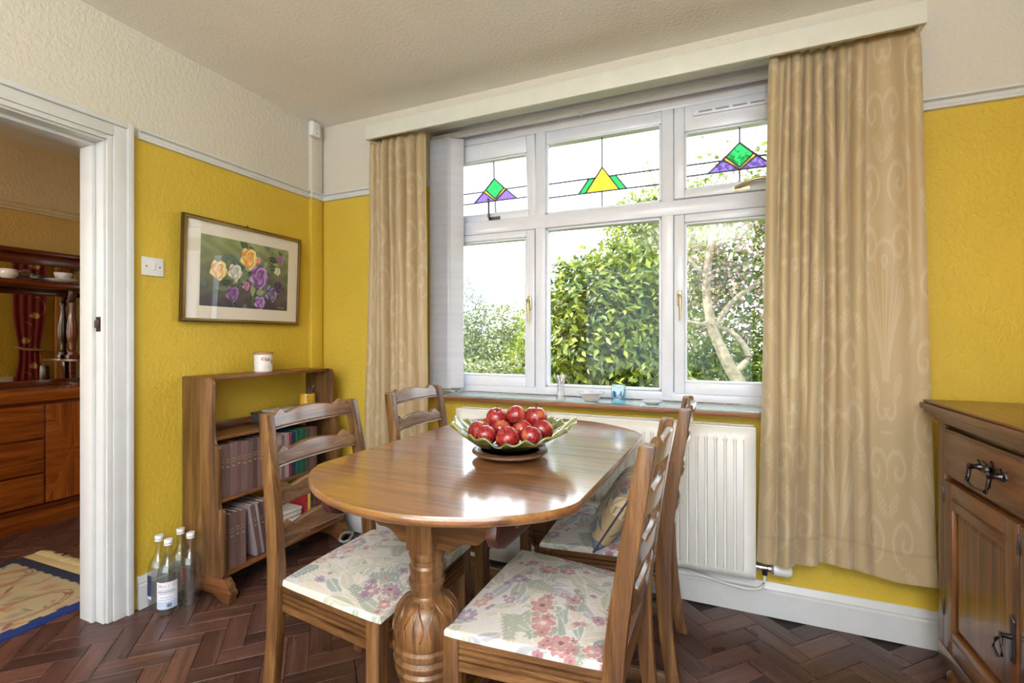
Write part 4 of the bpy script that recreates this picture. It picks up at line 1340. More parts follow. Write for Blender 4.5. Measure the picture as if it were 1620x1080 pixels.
# ------------------------------------------------------------------ THINGS ON THE TABLE
FWD = Vector((-sr, cr, 0)); RGT = Vector((cr, sr, 0))
BC = Vector((1.695, -.905, 0))
tv_ = thing('turntable', 'round wooden stand under the green leaf bowl', 'stand', (BC.x, BC.y, TZ))
MB().lathe([(0, 0), (.075, 0), (.085, .004), (.112, .012), (.118, .016), (.118, .021), (.114, .023), (0, .022)], (0, 0, 0), 48).build('disc', wood('stand_wood_X', 'X', rgb(70, 46, 34), rgb(108, 76, 58), rgb(140, 104, 82), rough=.35), tv_, smooth=.6)
MB().lathe([(.100, .0228), (.106, .0240), (.112, .0228)], (0, 0, 0), 48).build('rim_bead', oakd('X'), tv_, smooth=.9)
bowl = thing('leaf_bowl', 'green glazed leaf-shaped fruit bowl on the table', 'bowl', (BC.x, BC.y, TZ + .0232), math.radians(23.2))
gm = NT('green_glaze')
gz = gm.n('ShaderNodeSeparateXYZ'); tc_ = gm.n('ShaderNodeTexCoord'); gm.l(tc_.outputs['Object'], gz.inputs[0])
mr = gm.n('ShaderNodeMapRange'); mr.inputs['From Max'].default_value = .085; gm.l(gz.outputs[2], mr.inputs[0])
nz = gm.noise(gm.coords((18, 18, 18)), 1.0, 3.0)
ad = gm.n('ShaderNodeMath', operation='ADD'); gm.l(mr.outputs[0], ad.inputs[0]); 
mu = gm.n('ShaderNodeMath', operation='MULTIPLY_ADD'); mu.inputs[1].default_value = .5; mu.inputs[2].default_value = -.25; gm.l(nz, mu.inputs[0]); gm.l(mu.outputs[0], ad.inputs[1])
gm.color(gm.ramp(ad.outputs[0], [(0.0, rgb(20, 38, 34)), (.4, rgb(50, 74, 40)), (.75, rgb(112, 122, 50)), (1.0, rgb(150, 156, 92))]))
gm.set(Roughness=.12, Coat_Weight=1.0, Coat_Roughness=.05, Specular_IOR_Level=.8)
def bowl_fn(U, V):
    a = U * 2 * PI; n = 9
    lob = np.abs(np.cos(a * n / 2))
    r0 = .055 + .125 * V ** .9
    rim = 1 + (.10 * lob - .06) * np.clip((V - .35) / .65, 0, 1) + .05 * np.cos(a) * V
    rr = np.where(V < .02, 0.0, r0 * rim) * (.97 + .09 * np.cos(2 * a) * V)
    z = .005 + .066 * np.clip(V, 0, 1) ** 1.5 + .020 * np.clip((V - .5) * 2, 0, 1) * np.cos(2 * a) - .016 * (1 - lob) * V ** 2
    z = z + .006 * np.sin(a * n * 2) * np.clip((V - .7) / .3, 0, 1)
    return rr * np.cos(a), rr * np.sin(a), z
bo = grid_obj('bowl_body', bowl_fn, 145, 26, gm.m, bowl, thick=.006)
bo.modifiers['thickness'].offset = 0
for k in range(9):
    a = 2 * PI * (k) / 9
    pth = []
    for v in np.linspace(.3, 1.0, 8):
        X, Y, Z = bowl_fn(np.array([a / (2 * PI)]), np.array([v]))
        pth.append((float(X[0]), float(Y[0]), float(Z[0]) + .0035))
    MB().tube(pth, .0018, 5).build('leaf_vein', gm.m, bowl, smooth=1)
MB().lathe([(0, 0), (.060, 0), (.064, .004), (.060, .009), (0, .009)], (0, 0, 0), 32).build('foot_ring', gm.m, bowl, smooth=.6)

am = NT('apple_skin')
sepz = am.n('ShaderNodeSeparateXYZ'); tca = am.n('ShaderNodeTexCoord'); am.l(tca.outputs['Object'], sepz.inputs[0])
oi = am.n('ShaderNodeObjectInfo')
ns = am.noise(am.coords((90, 90, 14)), 1.0, 3.0)
sp = am.noise(am.coords((330, 330, 330)), 1.0, 1.0)
ca_ = am.ramp(ns, [(.3, rgb(104, 14, 26)), (.55, rgb(150, 26, 36)), (.75, rgb(190, 62, 52))])
blush = am.noise(am.coords((22, 22, 22)), 1.0, 2.0)
bf = am.ramp(blush, [(.56, (0, 0, 0, 1)), (.72, (.75, .75, .75, 1))])
ca2 = am.mix(bf, ca_, rgb(204, 132, 70))
ca3 = am.mix(am.ramp(sp, [(.66, (0, 0, 0, 1)), (.70, (.5, .5, .5, 1))]), ca2, rgb(216, 170, 130))
am.color(ca3); am.set(Roughness=.22, Coat_Weight=.4)
AR = .036
apro = []
for k in range(15):
    t_ = PI * k / 14
    rr = AR * math.sin(t_) * (1 + .06 * math.cos(t_)) if 0 < k < 14 else 0.0004
    z = -AR * .92 * math.cos(t_)
    if t_ > 2.4: z -= .012 * ((t_ - 2.4) / .74) ** 1.5
    if t_ < .6: z += .008 * ((.6 - t_) / .6) ** 1.5
    apro.append((rr, z))
ap_o = MB().lathe(apro, (0, 0, 0), 24, wob=lambda a, z: 1 + .018 * math.cos(5 * a) * (z < 0)).build('apple_body', am.m, None, smooth=1.2)
st_o = MB().tube([(0, 0, .018), (.001, 0, .030), (.004, .001, .040)], [.0013, .0012, .0017], 6).build('stem', plain('apple_stem', rgb(70, 50, 30), .8), None, smooth=1)
APPLES = [(-0.073, -0.056, 0.052, 'large dark red apple at the front left of the bowl'), (-0.097, -0.004, 0.054, 'apple at the left rim of the bowl behind the large one'),
          (-0.069, 0.056, 0.058, 'apple at the back left of the bowl'), (-0.007, -0.076, 0.049, 'apple at the front middle of the bowl behind the rim lobe'),
          (-0.028, 0.004, 0.060, 'apple buried in the middle of the bowl left of centre'), (-0.011, 0.068, 0.054, 'apple at the back of the bowl under the top pair'),
          (0.037, -0.011, 0.062, 'apple buried in the middle of the bowl right of centre'), (0.056, 0.059, 0.056, 'apple at the back right of the bowl'),
          (0.063, -0.063, 0.052, 'streaky red and yellow apple at the front right of the bowl'), (0.100, -0.007, 0.060, 'orange-blushed apple at the right rim of the bowl'),
          (0.020, 0.036, 0.098, 'left apple of the two on top of the heap'), (0.082, 0.031, 0.096, 'right apple of the two on top of the heap'),
          (-0.043, 0.032, 0.092, 'apple resting on the back left of the heap')]
ra = random.Random(8)
for (r_, d_, z_, lb) in APPLES:
    p = BC + RGT * r_ + FWD * d_
    t = thing('apple', lb, 'apple', (p.x, p.y, TZ + .0232 + z_), ra.uniform(0, 6.28), 'apples in the leaf bowl')
    t.rotation_euler = (ra.uniform(-.55, .55), ra.uniform(-.55, .55), ra.uniform(0, 6.28))
    q = ra.uniform(.93, 1.03); t.scale = (q, q, q)
    for src in (ap_o, st_o):
        c = src.copy(); COL.objects.link(c); c.parent = t
bpy.data.objects.remove(ap_o); bpy.data.objects.remove(st_o)

# ------------------------------------------------------------------ TAPESTRY CUSHION ON THE RADIATOR-SIDE CHAIR
cu = thing('cushion', 'tapestry cushion in blue and beige propped on the chair by the radiator', 'cushion', (1.968, -.575, .575))
cu.rotation_euler = (0, math.radians(-58), math.radians(8)); cu.scale = (.82, .88, .9)
cc = Canvas(110, 110, 1, 1, rgb(170, 150, 112))
r = random.Random(12)
for k in range(70):
    a = r.uniform(0, 6.28)
    cc.leaf(r.random(), r.random(), r.uniform(.10, .24), r.uniform(.02, .05), a, r.choice((rgb(92, 104, 130), rgb(120, 130, 140), rgb(216, 200, 160), rgb(196, 172, 126), rgb(100, 104, 92), rgb(170, 130, 116), rgb(206, 190, 156))), rgb(76, 78, 90))
for k in range(9):
    cc.flower(r.random(), r.random(), r.uniform(.06, .11), 6, r.uniform(0, 6), r.choice((rgb(206, 170, 110), rgb(170, 120, 110), rgb(96, 110, 140))), rgb(90, 86, 96), rgb(76, 80, 96))
def cu_fn(sgn):
    def fn(U, V):
        u, v = U * 2 - 1, V * 2 - 1
        pin = 1 - .07 * (1 - np.abs(u) ** 2) * np.abs(v) ** 3
        pin2 = 1 - .07 * (1 - np.abs(v) ** 2) * np.abs(u) ** 3
        h = .052 * np.clip((1 - u ** 4) * (1 - v ** 4), 0, 1) ** .55
        return u * .165 * pin2, v * .165 * pin, sgn * h
    return fn
TAP = attr_mat('tapestry', .9, .2, .35)
grid_obj('cushion_front', cu_fn(1), 110, 110, TAP, cu, cc.c)
grid_obj('cushion_back', cu_fn(-1), 110, 110, TAP, cu, cc.c)
pip = [(.165 * math.cos(a) * 1.0, 0, 0) for a in (0,)]
pe = []
for u, v in [(t, -1) for t in np.linspace(-1, 1, 12)] + [(1, t) for t in np.linspace(-1, 1, 12)][1:] + [(t, 1) for t in np.linspace(1, -1, 12)][1:] + [(-1, t) for t in np.linspace(1, -1, 12)][1:]:
    pin = 1 - .07 * (1 - abs(u) ** 2) * abs(v) ** 3; pin2 = 1 - .07 * (1 - abs(v) ** 2) * abs(u) ** 3
    pe.append((u * .165 * pin2, v * .165 * pin, 0))
MB().tube(pe, .004, 6).build('piping', plain('dark_blue_backing', rgb(66, 64, 90), .9), cu, smooth=1)

# ------------------------------------------------------------------ THINGS ON THE SILL
SZ = .8617
va = thing('glass_vase', 'small fluted clear glass vase on the window sill', 'vase', (1.585, -.020, SZ))
VG = clear_glass('cut_glass', (.93, .92, .95, 1), .22, .9, .06)
wob = lambda a, z: 1 + .06 * math.cos(10 * a)
MB().lathe([(0, 0), (.024, 0), (.025, .006), (.018, .03), (.0165, .06), (.019, .085), (.028, .118), (.026, .118), (.016, .08), (.013, .05), (.0, .012)], (0, 0, 0), 60, wob=wob).build('body', VG, va, smooth=.9)
for k in range(10):
    a = 2 * PI * k / 10
    MB().tube([(.027 * math.cos(a), .027 * math.sin(a), .114), (.029 * math.cos(a), .029 * math.sin(a), .124)], [.006, .002], 6).build('rim_point', VG, va, smooth=1)
di = thing('china_bowl', 'shallow white china bowl holding soaps on the window sill', 'bowl', (1.735, -.012, SZ))
CH = plain('white_china', rgb(226, 222, 222), .18, coat=.3, vary=.01)
MB().lathe([(0, 0), (.030, 0), (.036, .004), (.046, .02), (.060, .036), (.068, .040), (.066, .042), (.056, .038), (.042, .02), (.03, .008), (0, .007)], (0, 0, 0), 40, wob=lambda a, z: 1 + .02 * math.cos(12 * a) * (z > .03)).build('body', CH, di, smooth=.9)
MB().lathe([(.0665, .0415), (.0682, .0425), (.067, .043)], (0, 0, 0), 40).build('grey_rim', plain('grey_line', rgb(170, 168, 180), .3), di, smooth=1)
for (dx, dy, c, lb) in ((-.026, -.004, rgb(214, 206, 214), 'pale lilac egg-shaped soap in the china bowl'), (.010, -.012, rgb(150, 172, 200), 'blue egg-shaped soap in the china bowl'), (.020, .022, rgb(216, 200, 204), 'pink egg-shaped soap at the back of the china bowl')):
    t = thing('soap', lb, 'soap', (1.735 + dx, -.012 + dy, SZ + .009), 0, 'soaps in the china bowl')
    MB().lathe([(.0003, 0), (.012, .003), (.020, .012), (.022, .020), (.017, .032), (.008, .038), (.0003, .039)], (0, 0, 0), 20).build('bar', plain('soap_%d' % int(dx * 1000), c, .5), t, smooth=1.2)
    MB().lathe([(.0222, .0185), (.0226, .0195), (.0222, .0205)], (0, 0, 0), 20).build('mould_seam', plain('soap_seam', rgb(190, 186, 194), .5), t, smooth=1.2)
cb = thing('candle_holder', 'square blue glass candle holder on the window sill', 'candle holder', (1.868, -.022, SZ), math.radians(8))
BGL = clear_glass('blue_glass', (.22, .62, .80, 1), .16, .8, .05)
BG2 = clear_glass('aqua_glass', (.62, .90, .95, 1), .20, .85, .04)
MB().box(-.033, .033, -.033, .033, 0, .085).build('outer_block', BG2, cb, .006)
MB().lathe([(0, .016), (.019, .018), (.024, .03), (.026, .0835), (0, .0835)], (0, 0, 0), 28).build('cup', BGL, cb, smooth=.7)
pd = thing('small_dish', 'small flat white dish on the sill near the far chair back', 'dish', (2.02, -.022, SZ))
MB().lathe([(0, 0), (.028, 0), (.034, .004), (.046, .012), (.048, .015), (.045, .015), (.033, .008), (0, .006)], (0, 0, 0), 36).build('body', CH, pd, smooth=.9)
MB().lathe([(.0465, .0148), (.0484, .0156), (.047, .0162)], (0, 0, 0), 36).build('grey_rim', plain('grey_line', rgb(170, 168, 180), .3), pd, smooth=1)

# ------------------------------------------------------------------ OAK SIDEBOARD ON THE RIGHT
sb = thing('oak_sideboard', 'carved oak sideboard with dark metal handles beside the wide curtain', 'sideboard', (2.98, -.22, 0))
# local: x into the right wall, y towards the camera is negative
SW_, SD = 1.24, .47
ob = lambda ax: wood('sideboard_oak_' + ax, ax, rgb(62, 36, 18), rgb(112, 70, 38), rgb(150, 100, 58), rough=.3, coat=.25)
box('carcass', ob('Z'), sb, .018, SD, -SW_, -.0, .10, .885, .003)
for (o_, z0, z1) in ((.012, .885, .897), (.022, .897, .908), (.034, .908, .922), (.044, .922, .942), (.036, .942, .952)):
    MB().box(-o_, SD, -SW_ - o_, o_ * .7, z0, z1).build('top_moulding', ob('Y'), sb, .004)
for y0 in (-.045, -SW_):                                     # corner stiles
    box('stile', ob('Z'), sb, -.002, .02, y0, y0 + .045, .10, .885, .002)
def sb_drawer(y0, y1):
    d = box('drawer_front', ob('Y'), sb, -.004, .016, y0, y1, .718, .868, .004)
    box('drawer_bead', ob('Y'), sb, -.006, -.003, y0 + .012, y1 - .012, .855, .861, .001)
    c = (y0 + y1) / 2 - .015
    z = .798
    MB().prism([(c - .078, z), (c - .07, z + .018), (c - .055, z + .008), (c - .045, z + .020), (c - .015, z + .012), (c, z + .03), (c + .015, z + .012), (c + .045, z + .020), (c + .055, z + .008), (c + .07, z + .018), (c + .078, z), (c + .055, z - .014), (c + .02, z - .010), (c, z - .022), (c - .02, z - .010), (c - .055, z - .014)], 'x', -.008, -.003).build('backplate', IRON, d, .001)
    for s in (-1, 1):
        MB().lathe([(0, 0), (.011, 0), (.009, .006), (.006, .014), (.008, .022), (.010, .027), (.006, .031), (0, .032)], (-.006, c + s * .052, z), 14, M=Matrix.Translation((-.006, 0, 0)) @ Matrix.Scale(-1, 4, (1, 0, 0)) @ Matrix.Translation((.006, 0, 0)), axis='x').build('handle_post', IRON, d, smooth=.8)
    MB().tube([(-.030, c - .052, z), (-.034, c - .054, z - .03), (-.038, c - .050, z - .045), (-.040, c - .03, z - .046), (-.041, c, z - .050), (-.040, c + .03, z - .046), (-.038, c + .050, z - .045), (-.034, c + .054, z - .03), (-.030, c + .052, z)], [.005, .0055, .006, .0048, .0045, .0048, .006, .0055, .005], 8).build('bail_handle', IRON, d, smooth=1)
    MB().lathe([(0, 0), (.010, 0), (.013, .006), (.008, .012), (0, .013)], (-.021, c, z + .004), 16, axis='x').build('lock_boss', IRON, d, smooth=.8)
sb_drawer(-.60, -.05); sb_drawer(-SW_ + .05, -.62)
def sb_door(y0, y1, hinge_near=True):
    d = bpy.data.objects.new('door', None); link(d, sb)
    z0, z1 = .155, .700
    w = .058
    MB().box(-.006, .016, y1 - w, y1, z0, z1).build('door_stile', ob('Z'), d, .003)
    MB().box(-.006, .016, y0, y0 + w, z0, z1).build('door_stile', ob('Z'), d, .003)
    MB().box(-.006, .016, y0 + w, y1 - w, z1 - .085, z1).build('door_rail', ob('Y'), d, .003)
    MB().box(-.006, .016, y0 + w, y1 - w, z0, z0 + .075).build('door_rail', ob('Y'), d, .003)
    MB().box(-.008, -.005, y0 + w, y1 - w, z1 - .058, z1 - .050).build('rail_groove', oakd('Y'), d, .001)
    MB().box(-.008, -.005, y0 + w, y1 - w, z0 + .046, z0 + .054).build('rail_groove', oakd('Y'), d, .001)
    a, b_, c, e = y0 + w, y1 - w, z0 + .075, z1 - .085
    MB().add([(.010, a, c), (.010, b_, c), (.010, b_, e), (.010, a, e), (.003, a + .02, c + .02), (.003, b_ - .02, c + .02), (.003, b_ - .02, e - .02), (.003, a + .02, e - .02)],
             [(0, 1, 5, 4), (1, 2, 6, 5), (2, 3, 7, 6), (3, 0, 4, 7), (4, 5, 6, 7)]).build('panel', ob('Z'), d, 0, smooth=0)
    hz = .40
    yh = y0 + .022
    MB().prism([(yh - .010, hz - .055), (yh + .010, hz - .055), (yh + .014, hz - .02), (yh + .009, hz + .03), (yh + .012, hz + .05), (yh, hz + .065), (yh - .012, hz + .05), (yh - .009, hz + .03), (yh - .014, hz - .02)], 'x', -.010, -.005).build('handle_plate', IRON, d, .001)
    MB().lathe([(0, -.034), (.008, -.032), (.006, -.024), (.007, -.008), (0, -.008)], (0, yh, hz + .008), 12, axis='x').build('handle_stud', IRON, d, smooth=.8)
    MB().tube([(-.028, yh, hz + .006), (-.034, yh + .012, hz - .01), (-.036, yh + .020, hz - .035), (-.036, yh + .0, hz - .046), (-.036, yh - .020, hz - .035), (-.034, yh - .012, hz - .01), (-.028, yh, hz + .006)], .0036, 8).build('drop_handle', IRON, d, smooth=1)
    for z in (z1 - .075, z0 + .10):
        MB().box(-.008, -.004, y1 - .002, y1 + .006, z, z + .05).build('hinge', IRON, d, .001)
sb_door(-.465, -.052); sb_door(-.465 - .005 - .30, -.470); sb_door(-SW_ + .05, -.775)
box('plinth_rail', ob('Y'), sb, -.004, .016, -SW_, 0, .10, .150, .004)
for (fx, fy) in ((.04, -.045), (.04, -SW_ + .045), (SD - .05, -.045), (SD - .05, -SW_ + .045)):
    MB().lathe([(.0, 0), (.018, 0), (.026, .01), (.034, .04), (.034, .055), (.022, .07), (.026, .078), (.026, .1), (0, .1)], (fx, fy, 0), 20).build('foot', ob('Z'), sb, smooth=.6)

# ------------------------------------------------------------------ NEXT ROOM: MIRRORED SIDEBOARD, RUG, CURTAIN
ms = thing('mirror_sideboard', 'reddish wooden sideboard with mirrored back seen through the doorway', 'sideboard', (-1.5, -.40, 0))
# local: x<0 towards the far wall, y<0 towards the camera side
MD, MW = .49, 1.50
box('plinth', orange_wood('Y'), ms, -MD, -.025, -MW + .02, -.02, 0, .115, .004)
box('plinth_moulding', red_wood('Y'), ms, -MD, -.008, -MW, 0, .115, .145, .006)
box('body', red_wood('Y'), ms, -MD, -.014, -MW, 0, .145, .775, .003)
box('worktop', orange_wood('Y'), ms, -MD, .012, -MW - .012, .012, .775, .846, .014, 3)
def ms_door(y0, y1, flip):
    d = bpy.data.objects.new('door', None); link(d, ms)
    cy, cz = (y0 + y1) / 2, .455
    for k, (a, b_) in enumerate((((y0, .155), (y1, .155)), ((y1, .155), (y1, .757)), ((y1, .757), (y0, .757)), ((y0, .757), (y0, .155)))):
        m = MB().prism([a, b_, (cy, cz)], 'x', -.016, .002)
        m.build('veneer_quarter', orange_wood('Y' if k % 2 else 'Z'), d, .0008, 1)
    ky = y1 - .035 if flip else y0 + .035
    MB().lathe([(0, 0), (.006, 0), (.006, .012), (.018, .016), (.022, .022), (.018, .028), (0, .03)], (.002, ky, .45), 18, axis='x').build('knob', BRASS, d, smooth=.8)
ms_door(-.318, -.065, True); ms_door(-MW + .02, -MW + .30, False)
for k, (z0, z1) in enumerate(((.557, .757), (.347, .545), (.155, .335))):
    d = box('drawer', orange_wood('Y'), ms, -.016, .002, -MW + .32, -.330, z0, z1, .002)
    for s in (0,):
        MB().lathe([(0, 0), (.006, 0), (.006, .012), (.018, .016), (.020, .022), (0, .028)], (.002, -MW / 2 - .0 + s * .9, (z0 + z1) / 2), 16, axis='x').build('knob', BRASS, d, smooth=.8)
# superstructure
MIR = NT('mirror_silver'); MIR.set(Metallic=1.0, Roughness=.01); MIR.b.inputs['Base Color'].default_value = rgb(238, 236, 230)
bk = box('back_panel', red_wood('Y'), ms, -MD, -MD + .10, -MW + .06, -.01, .846, 1.70, .003)
MB().box(-MD + .100, -MD + .104, -MW + .16, -.034, .885, 1.452).build('mirror', MIR.m, ms)
MB().box(-MD + .100, -MD + .104, -MW + .16, -.034, 1.566, 1.655).build('upper_mirror', MIR.m, ms)
fm = MB()
for (a, b_, c, e) in ((-MW + .12, .02, .846, .885), (-MW + .12, .02, 1.452, 1.485), (-.034, -.004, .885, 1.452), (-MW + .12, -MW + .16, .885, 1.452)):
    fm.box(-MD + .10, -MD + .118, a, b_, c, e)
fm.build('mirror_frame', red_wood('Y'), ms, .004)
box('shelf', red_wood('Y'), ms, -MD, -MD + .30, -MW + .02, .07, 1.49, 1.535, .012, 3)
box('cornice', red_wood('Y'), ms, -MD, -MD + .13, -MW + .02, .06, 1.655, 1.715, .004)
box('cornice_moulding', red_wood('Y'), ms, -MD, -MD + .16, -MW, .09, 1.715, 1.750, .012, 3)
colp = [(.0, .0), (.026, 0), (.026, .02), (.014, .03), (.018, .05), (.014, .07), (.026, .10), (.031, .15), (.028, .21), (.017, .28), (.013, .33), (.020, .36), (.013, .375), (.024, .40), (.026, .44), (0, .44)]
for yy in (-.045, .045, -MW + .10):
    MB().lathe(colp, (-MD + .16, yy, 1.05), 20).build('turned_column', red_wood('Z'), ms, smooth=.7)
box('bracket_shelf', red_wood('Y'), ms, -MD, -MD + .34, -.09, .09, 1.005, 1.022, .004)
box('bracket_post', red_wood('Z'), ms, -MD + .25, -MD + .31, .0, .06, .846, 1.005, .003)
box('bracket_base', red_wood('Y'), ms, -MD, -MD + .34, -.09, .09, .846, .862, .003)
box('column_block', red_wood('Z'), ms, -MD + .13, -MD + .19, -.075, .075, 1.022, 1.05, .003)

def china(name, label, x, y, z, prof, n=28, group=None, extra=None):
    t = thing(name, label, 'china', (x, y, z), 0, group)
    MB().lathe(prof, (0, 0, 0), n).build('body', CH, t, smooth=.8)
    MB().lathe([(prof[-2][0] + .0006, prof[-2][1] - .001), (prof[-2][0] + .0012, prof[-2][1]), (prof[-2][0] + .0006, prof[-2][1] + .001)], (0, 0, 0), n).build('gilt_line', BRASS, t, smooth=1)
    return t
SHZ = 1.5355
china('platter', 'white oval platter on the mirrored sideboard shelf under the cup', -1.735, -.545, SHZ, [(0, 0), (.045, 0), (.06, .006), (.095, .018), (.097, .020), (.09, .02), (.05, .010), (0, .009)])
cup = china('teacup', 'white floral teacup tipped on the platter', -1.735, -.535, SHZ + .011, [(0, 0), (.02, 0), (.03, .008), (.042, .03), (.048, .055), (.046, .055), (.038, .028), (0, .008)])
MB().tube([(-.0, .042, .045), (0, .062, .045), (0, .064, .028), (0, .04, .022)], .004, 8).build('handle', CH, cup, smooth=1)
for k in range(6):
    a = -1.2 + k * .45
    MB().lathe([(0, 0), (.006, 0), (.0055, .0012), (0, .0014)], (0, 0, 0), 8, M=Matrix.Rotation(a, 4, 'Z') @ Matrix.Translation((.040, 0, .030 + .006 * (k % 2))) @ Matrix.Rotation(PI / 2 - .2, 4, 'Y')).build('painted_flower', plain('mauve_print', rgb(120, 90, 110), .4), cup)
dish = thing('glass_dish', 'clear cut glass dish on the mirrored sideboard shelf', 'dish', (-1.735, -.725, SHZ))
MB().lathe([(0, 0), (.03, 0), (.026, .01), (.05, .03), (.062, .05), (.060, .05), (.045, .03), (0, .014)], (0, 0, 0), 40, wob=lambda a, z: 1 + .04 * math.cos(12 * a)).build('body', VG, dish, smooth=.9)
MB().lathe([(0, .04), (.03, .045), (.022, .06), (.008, .066), (0, .075)], (0, 0, 0), 24).build('lid', VG, dish, smooth=.9)
sbw = china('sugar_bowl', 'round white china bowl left of the cut glass dish', -1.745, -.80, SHZ, [(0, 0), (.028, 0), (.045, .02), (.05, .04), (.04, .058), (.037, .058), (.04, .03), (0, .01)])
vs_ = china('posy_vase', 'small patterned china vase at the end of the mirrored sideboard shelf', -1.74, -.405, SHZ, [(0, 0), (.02, 0), (.024, .01), (.018, .03), (.026, .06), (.024, .085), (.03, .098), (.027, .098), (0, .06)])
for k in range(7):
    a = k * .9
    MB().lathe([(0, 0), (.005, 0), (.004, .001), (0, .0012)], (0, 0, 0), 7, M=Matrix.Rotation(a, 4, 'Z') @ Matrix.Translation((.0235, 0, .045 + .012 * (k % 3))) @ Matrix.Rotation(PI / 2, 4, 'Y')).build('painted_flower', plain('mauve_print', rgb(120, 90, 110), .4), vs_)
tin = thing('pewter_pot', 'small grey lidded pot under the bracket shelf of the mirrored sideboard', 'pot', (-1.62, -.46, .8625))
MB().lathe([(0, 0), (.026, 0), (.028, .004), (.028, .09), (.025, .098), (0, .1)], (0, 0, 0), 24).build('body', plain('pewter', rgb(120, 112, 104), .35, .6), tin, smooth=.6)
MB().lathe([(0, .1), (.027, .1), (.027, .106), (.006, .112), (.007, .12), (0, .122)], (0, 0, 0), 24).build('lid', plain('pewter', rgb(120, 112, 104), .35, .6), tin, smooth=.6)

# rug
rug_o = thing('rug', 'cream and navy patterned rug with fringe on the floor beyond the doorway', 'rug', (-.235, -.955, 0), PI + .03)
LR, WR = .85, 1.6                 # local x runs away from the doorway, y along the wall
cvr = Canvas(200, 300, LR, WR, rgb(196, 180, 148))
U, V = cvr.U, cvr.V
sw_ = np.sin(U * 38 + 2.2 * np.sin(V * 17)) + np.sin(V * 31 + 2.5 * np.sin(U * 15))
cvr.put(np.clip(sw_ - .9, 0, 1) * .9, rgb(190, 146, 112)); cvr.put(np.clip(-sw_ - 1.1, 0, 1) * .8, rgb(140, 140, 120))
r = random.Random(21)
for k in range(110):
    cvr.leaf(r.uniform(.05, LR - .05), r.uniform(.08, WR - .05), r.uniform(.04, .09), r.uniform(.006, .016), r.uniform(0, 6.28), r.choice((rgb(176, 118, 84), rgb(150, 146, 120), rgb(176, 138, 140), rgb(204, 184, 140), rgb(190, 156, 110), rgb(150, 106, 108))))
for (cx, cy, R) in ((.20, .26, .12), (.62, .22, .12), (.20, .72, .12), (.64, .70, .13)):
    th = np.linspace(0, 2 * PI, 40)
    for q in (1.0, .86):
        cvr.curve([(cx + R * q * .8 * math.cos(t), cy + R * q * 1.3 * math.sin(t)) for t in th], .0045, rgb(160, 108, 76), .85)
for k in range(26):
    cvr.leaf(.42 + r.uniform(-.14, .14), .50 + r.uniform(-.12, .25), r.uniform(.07, .15), r.uniform(.014, .034), r.uniform(-.4, .6), rgb(26, 32, 66))
for k in range(16): cvr.leaf(.42 + r.uniform(-.16, .16), .48 + r.uniform(-.12, .25), r.uniform(.05, .1), r.uniform(.008, .02), r.uniform(0, 6), r.choice((rgb(206, 160, 100), rgb(200, 180, 140))))
jag = .012 * (np.sin(V * 70) > .2) + .008 * (np.sin(U * 90) > .2)
cvr.put((U < .048 + jag) * 1.0, rgb(18, 48, 128)); cvr.put((U > LR - .048 - jag) * 1.0, rgb(36, 44, 80))
cvr.put((V < .055 + jag) * 1.0, rgb(40, 46, 78)); cvr.put((V > WR - .055) * 1.0, rgb(40, 46, 78))
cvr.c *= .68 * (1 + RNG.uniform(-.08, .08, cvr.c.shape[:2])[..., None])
rug_m = attr_mat('rug_pile', .95, 0.0, .6)
def rug_fn(U, V):
    e = np.clip(np.minimum(np.minimum(U, 1 - U) * LR, np.minimum(V, 1 - V) * WR) / .006, 0, 1)
    return U * LR, V * WR, .001 + .008 * e
grid_obj('pile', rug_fn, 200, 300, rug_m, rug_o, cvr.c)
COT = plain('rug_cotton', rgb(196, 178, 136), .95)
box('end_band', COT, rug_o, 0, LR, -.05, .002, .001, .005, .001)
fr_ = MB()
r = random.Random(3)
for k in range(130):
    x = (k + .5) / 130 * LR
    fr_.tube([(x, -.045, .004), (x + r.uniform(-.006, .006), -.07, .006), (x + r.uniform(-.012, .012), -.095 + r.uniform(-.014, .012), .002)], [.0035, .003, .001], 4)
fo_ = fr_.build('fringe', COT, rug_o); fo_['kind'] = 'stuff'

# red curtain with rope, radiator and pine door that the mirror shows
rc = thing('red_curtain', 'dark red curtain with gold leaves reflected in the sideboard mirror', 'curtain', (-.165, .02, .06))
cvc = Canvas(90, 240, .30, 2.1, rgb(126, 20, 34))
for k in range(9):
    y = .12 + k * .235; x = .10 + .10 * (k % 2)
    for j in range(7):
        cvc.leaf(x, y, .062, .011, .35 + j * .40, rgb(206, 172, 112))
    cvc.curve([(x + .09 * math.cos(t), y + .10 + .10 * math.sin(t)) for t in np.linspace(-1.2, 1.6, 20)], .004, rgb(166, 110, 80))
def rc_fn(U, V):
    pinch = 1 - .35 * np.exp(-((V - .46) / .12) ** 2)
    return -.006 * np.sin(U * 26) * pinch, (U - .5) * .24 * pinch + .0, V * 2.1
grid_obj('fabric', rc_fn, 90, 240, attr_mat('red_damask', .6), rc, cvc.c)
MB().tube([(-.03, -.12, 1.03), (-.045, -.05, 1.005), (-.045, .05, .995), (-.02, .13, .985), (.03, .17, .98)], .011, 8).build('tieback_rope', plain('gold_rope', rgb(190, 160, 110), .8), rc, smooth=1)
rd2 = thing('panel_radiator', 'white panel radiator reflected at the edge of the sideboard mirror', 'radiator', (-.13, -.78, .12))
m = MB()
for k in range(18): m.box(-.062, -.056, .01 + k * .037, .032 + k * .037, .04, .66)
m.build('rib_panel', RADW, rd2, .002)
box('body', RADW, rd2, -.057, -.01, 0, .68, 0, .70, .004)
d2 = bpy.data.objects.new('door_2', None); link(d2); struct(d2)
box('door_leaf', pine, d2, -.155, -.12, .245, .58, 0, 2.0, .003)
box('door_casing', pine, d2, -.175, -.12, .21, .245, 0, 2.06, .003)

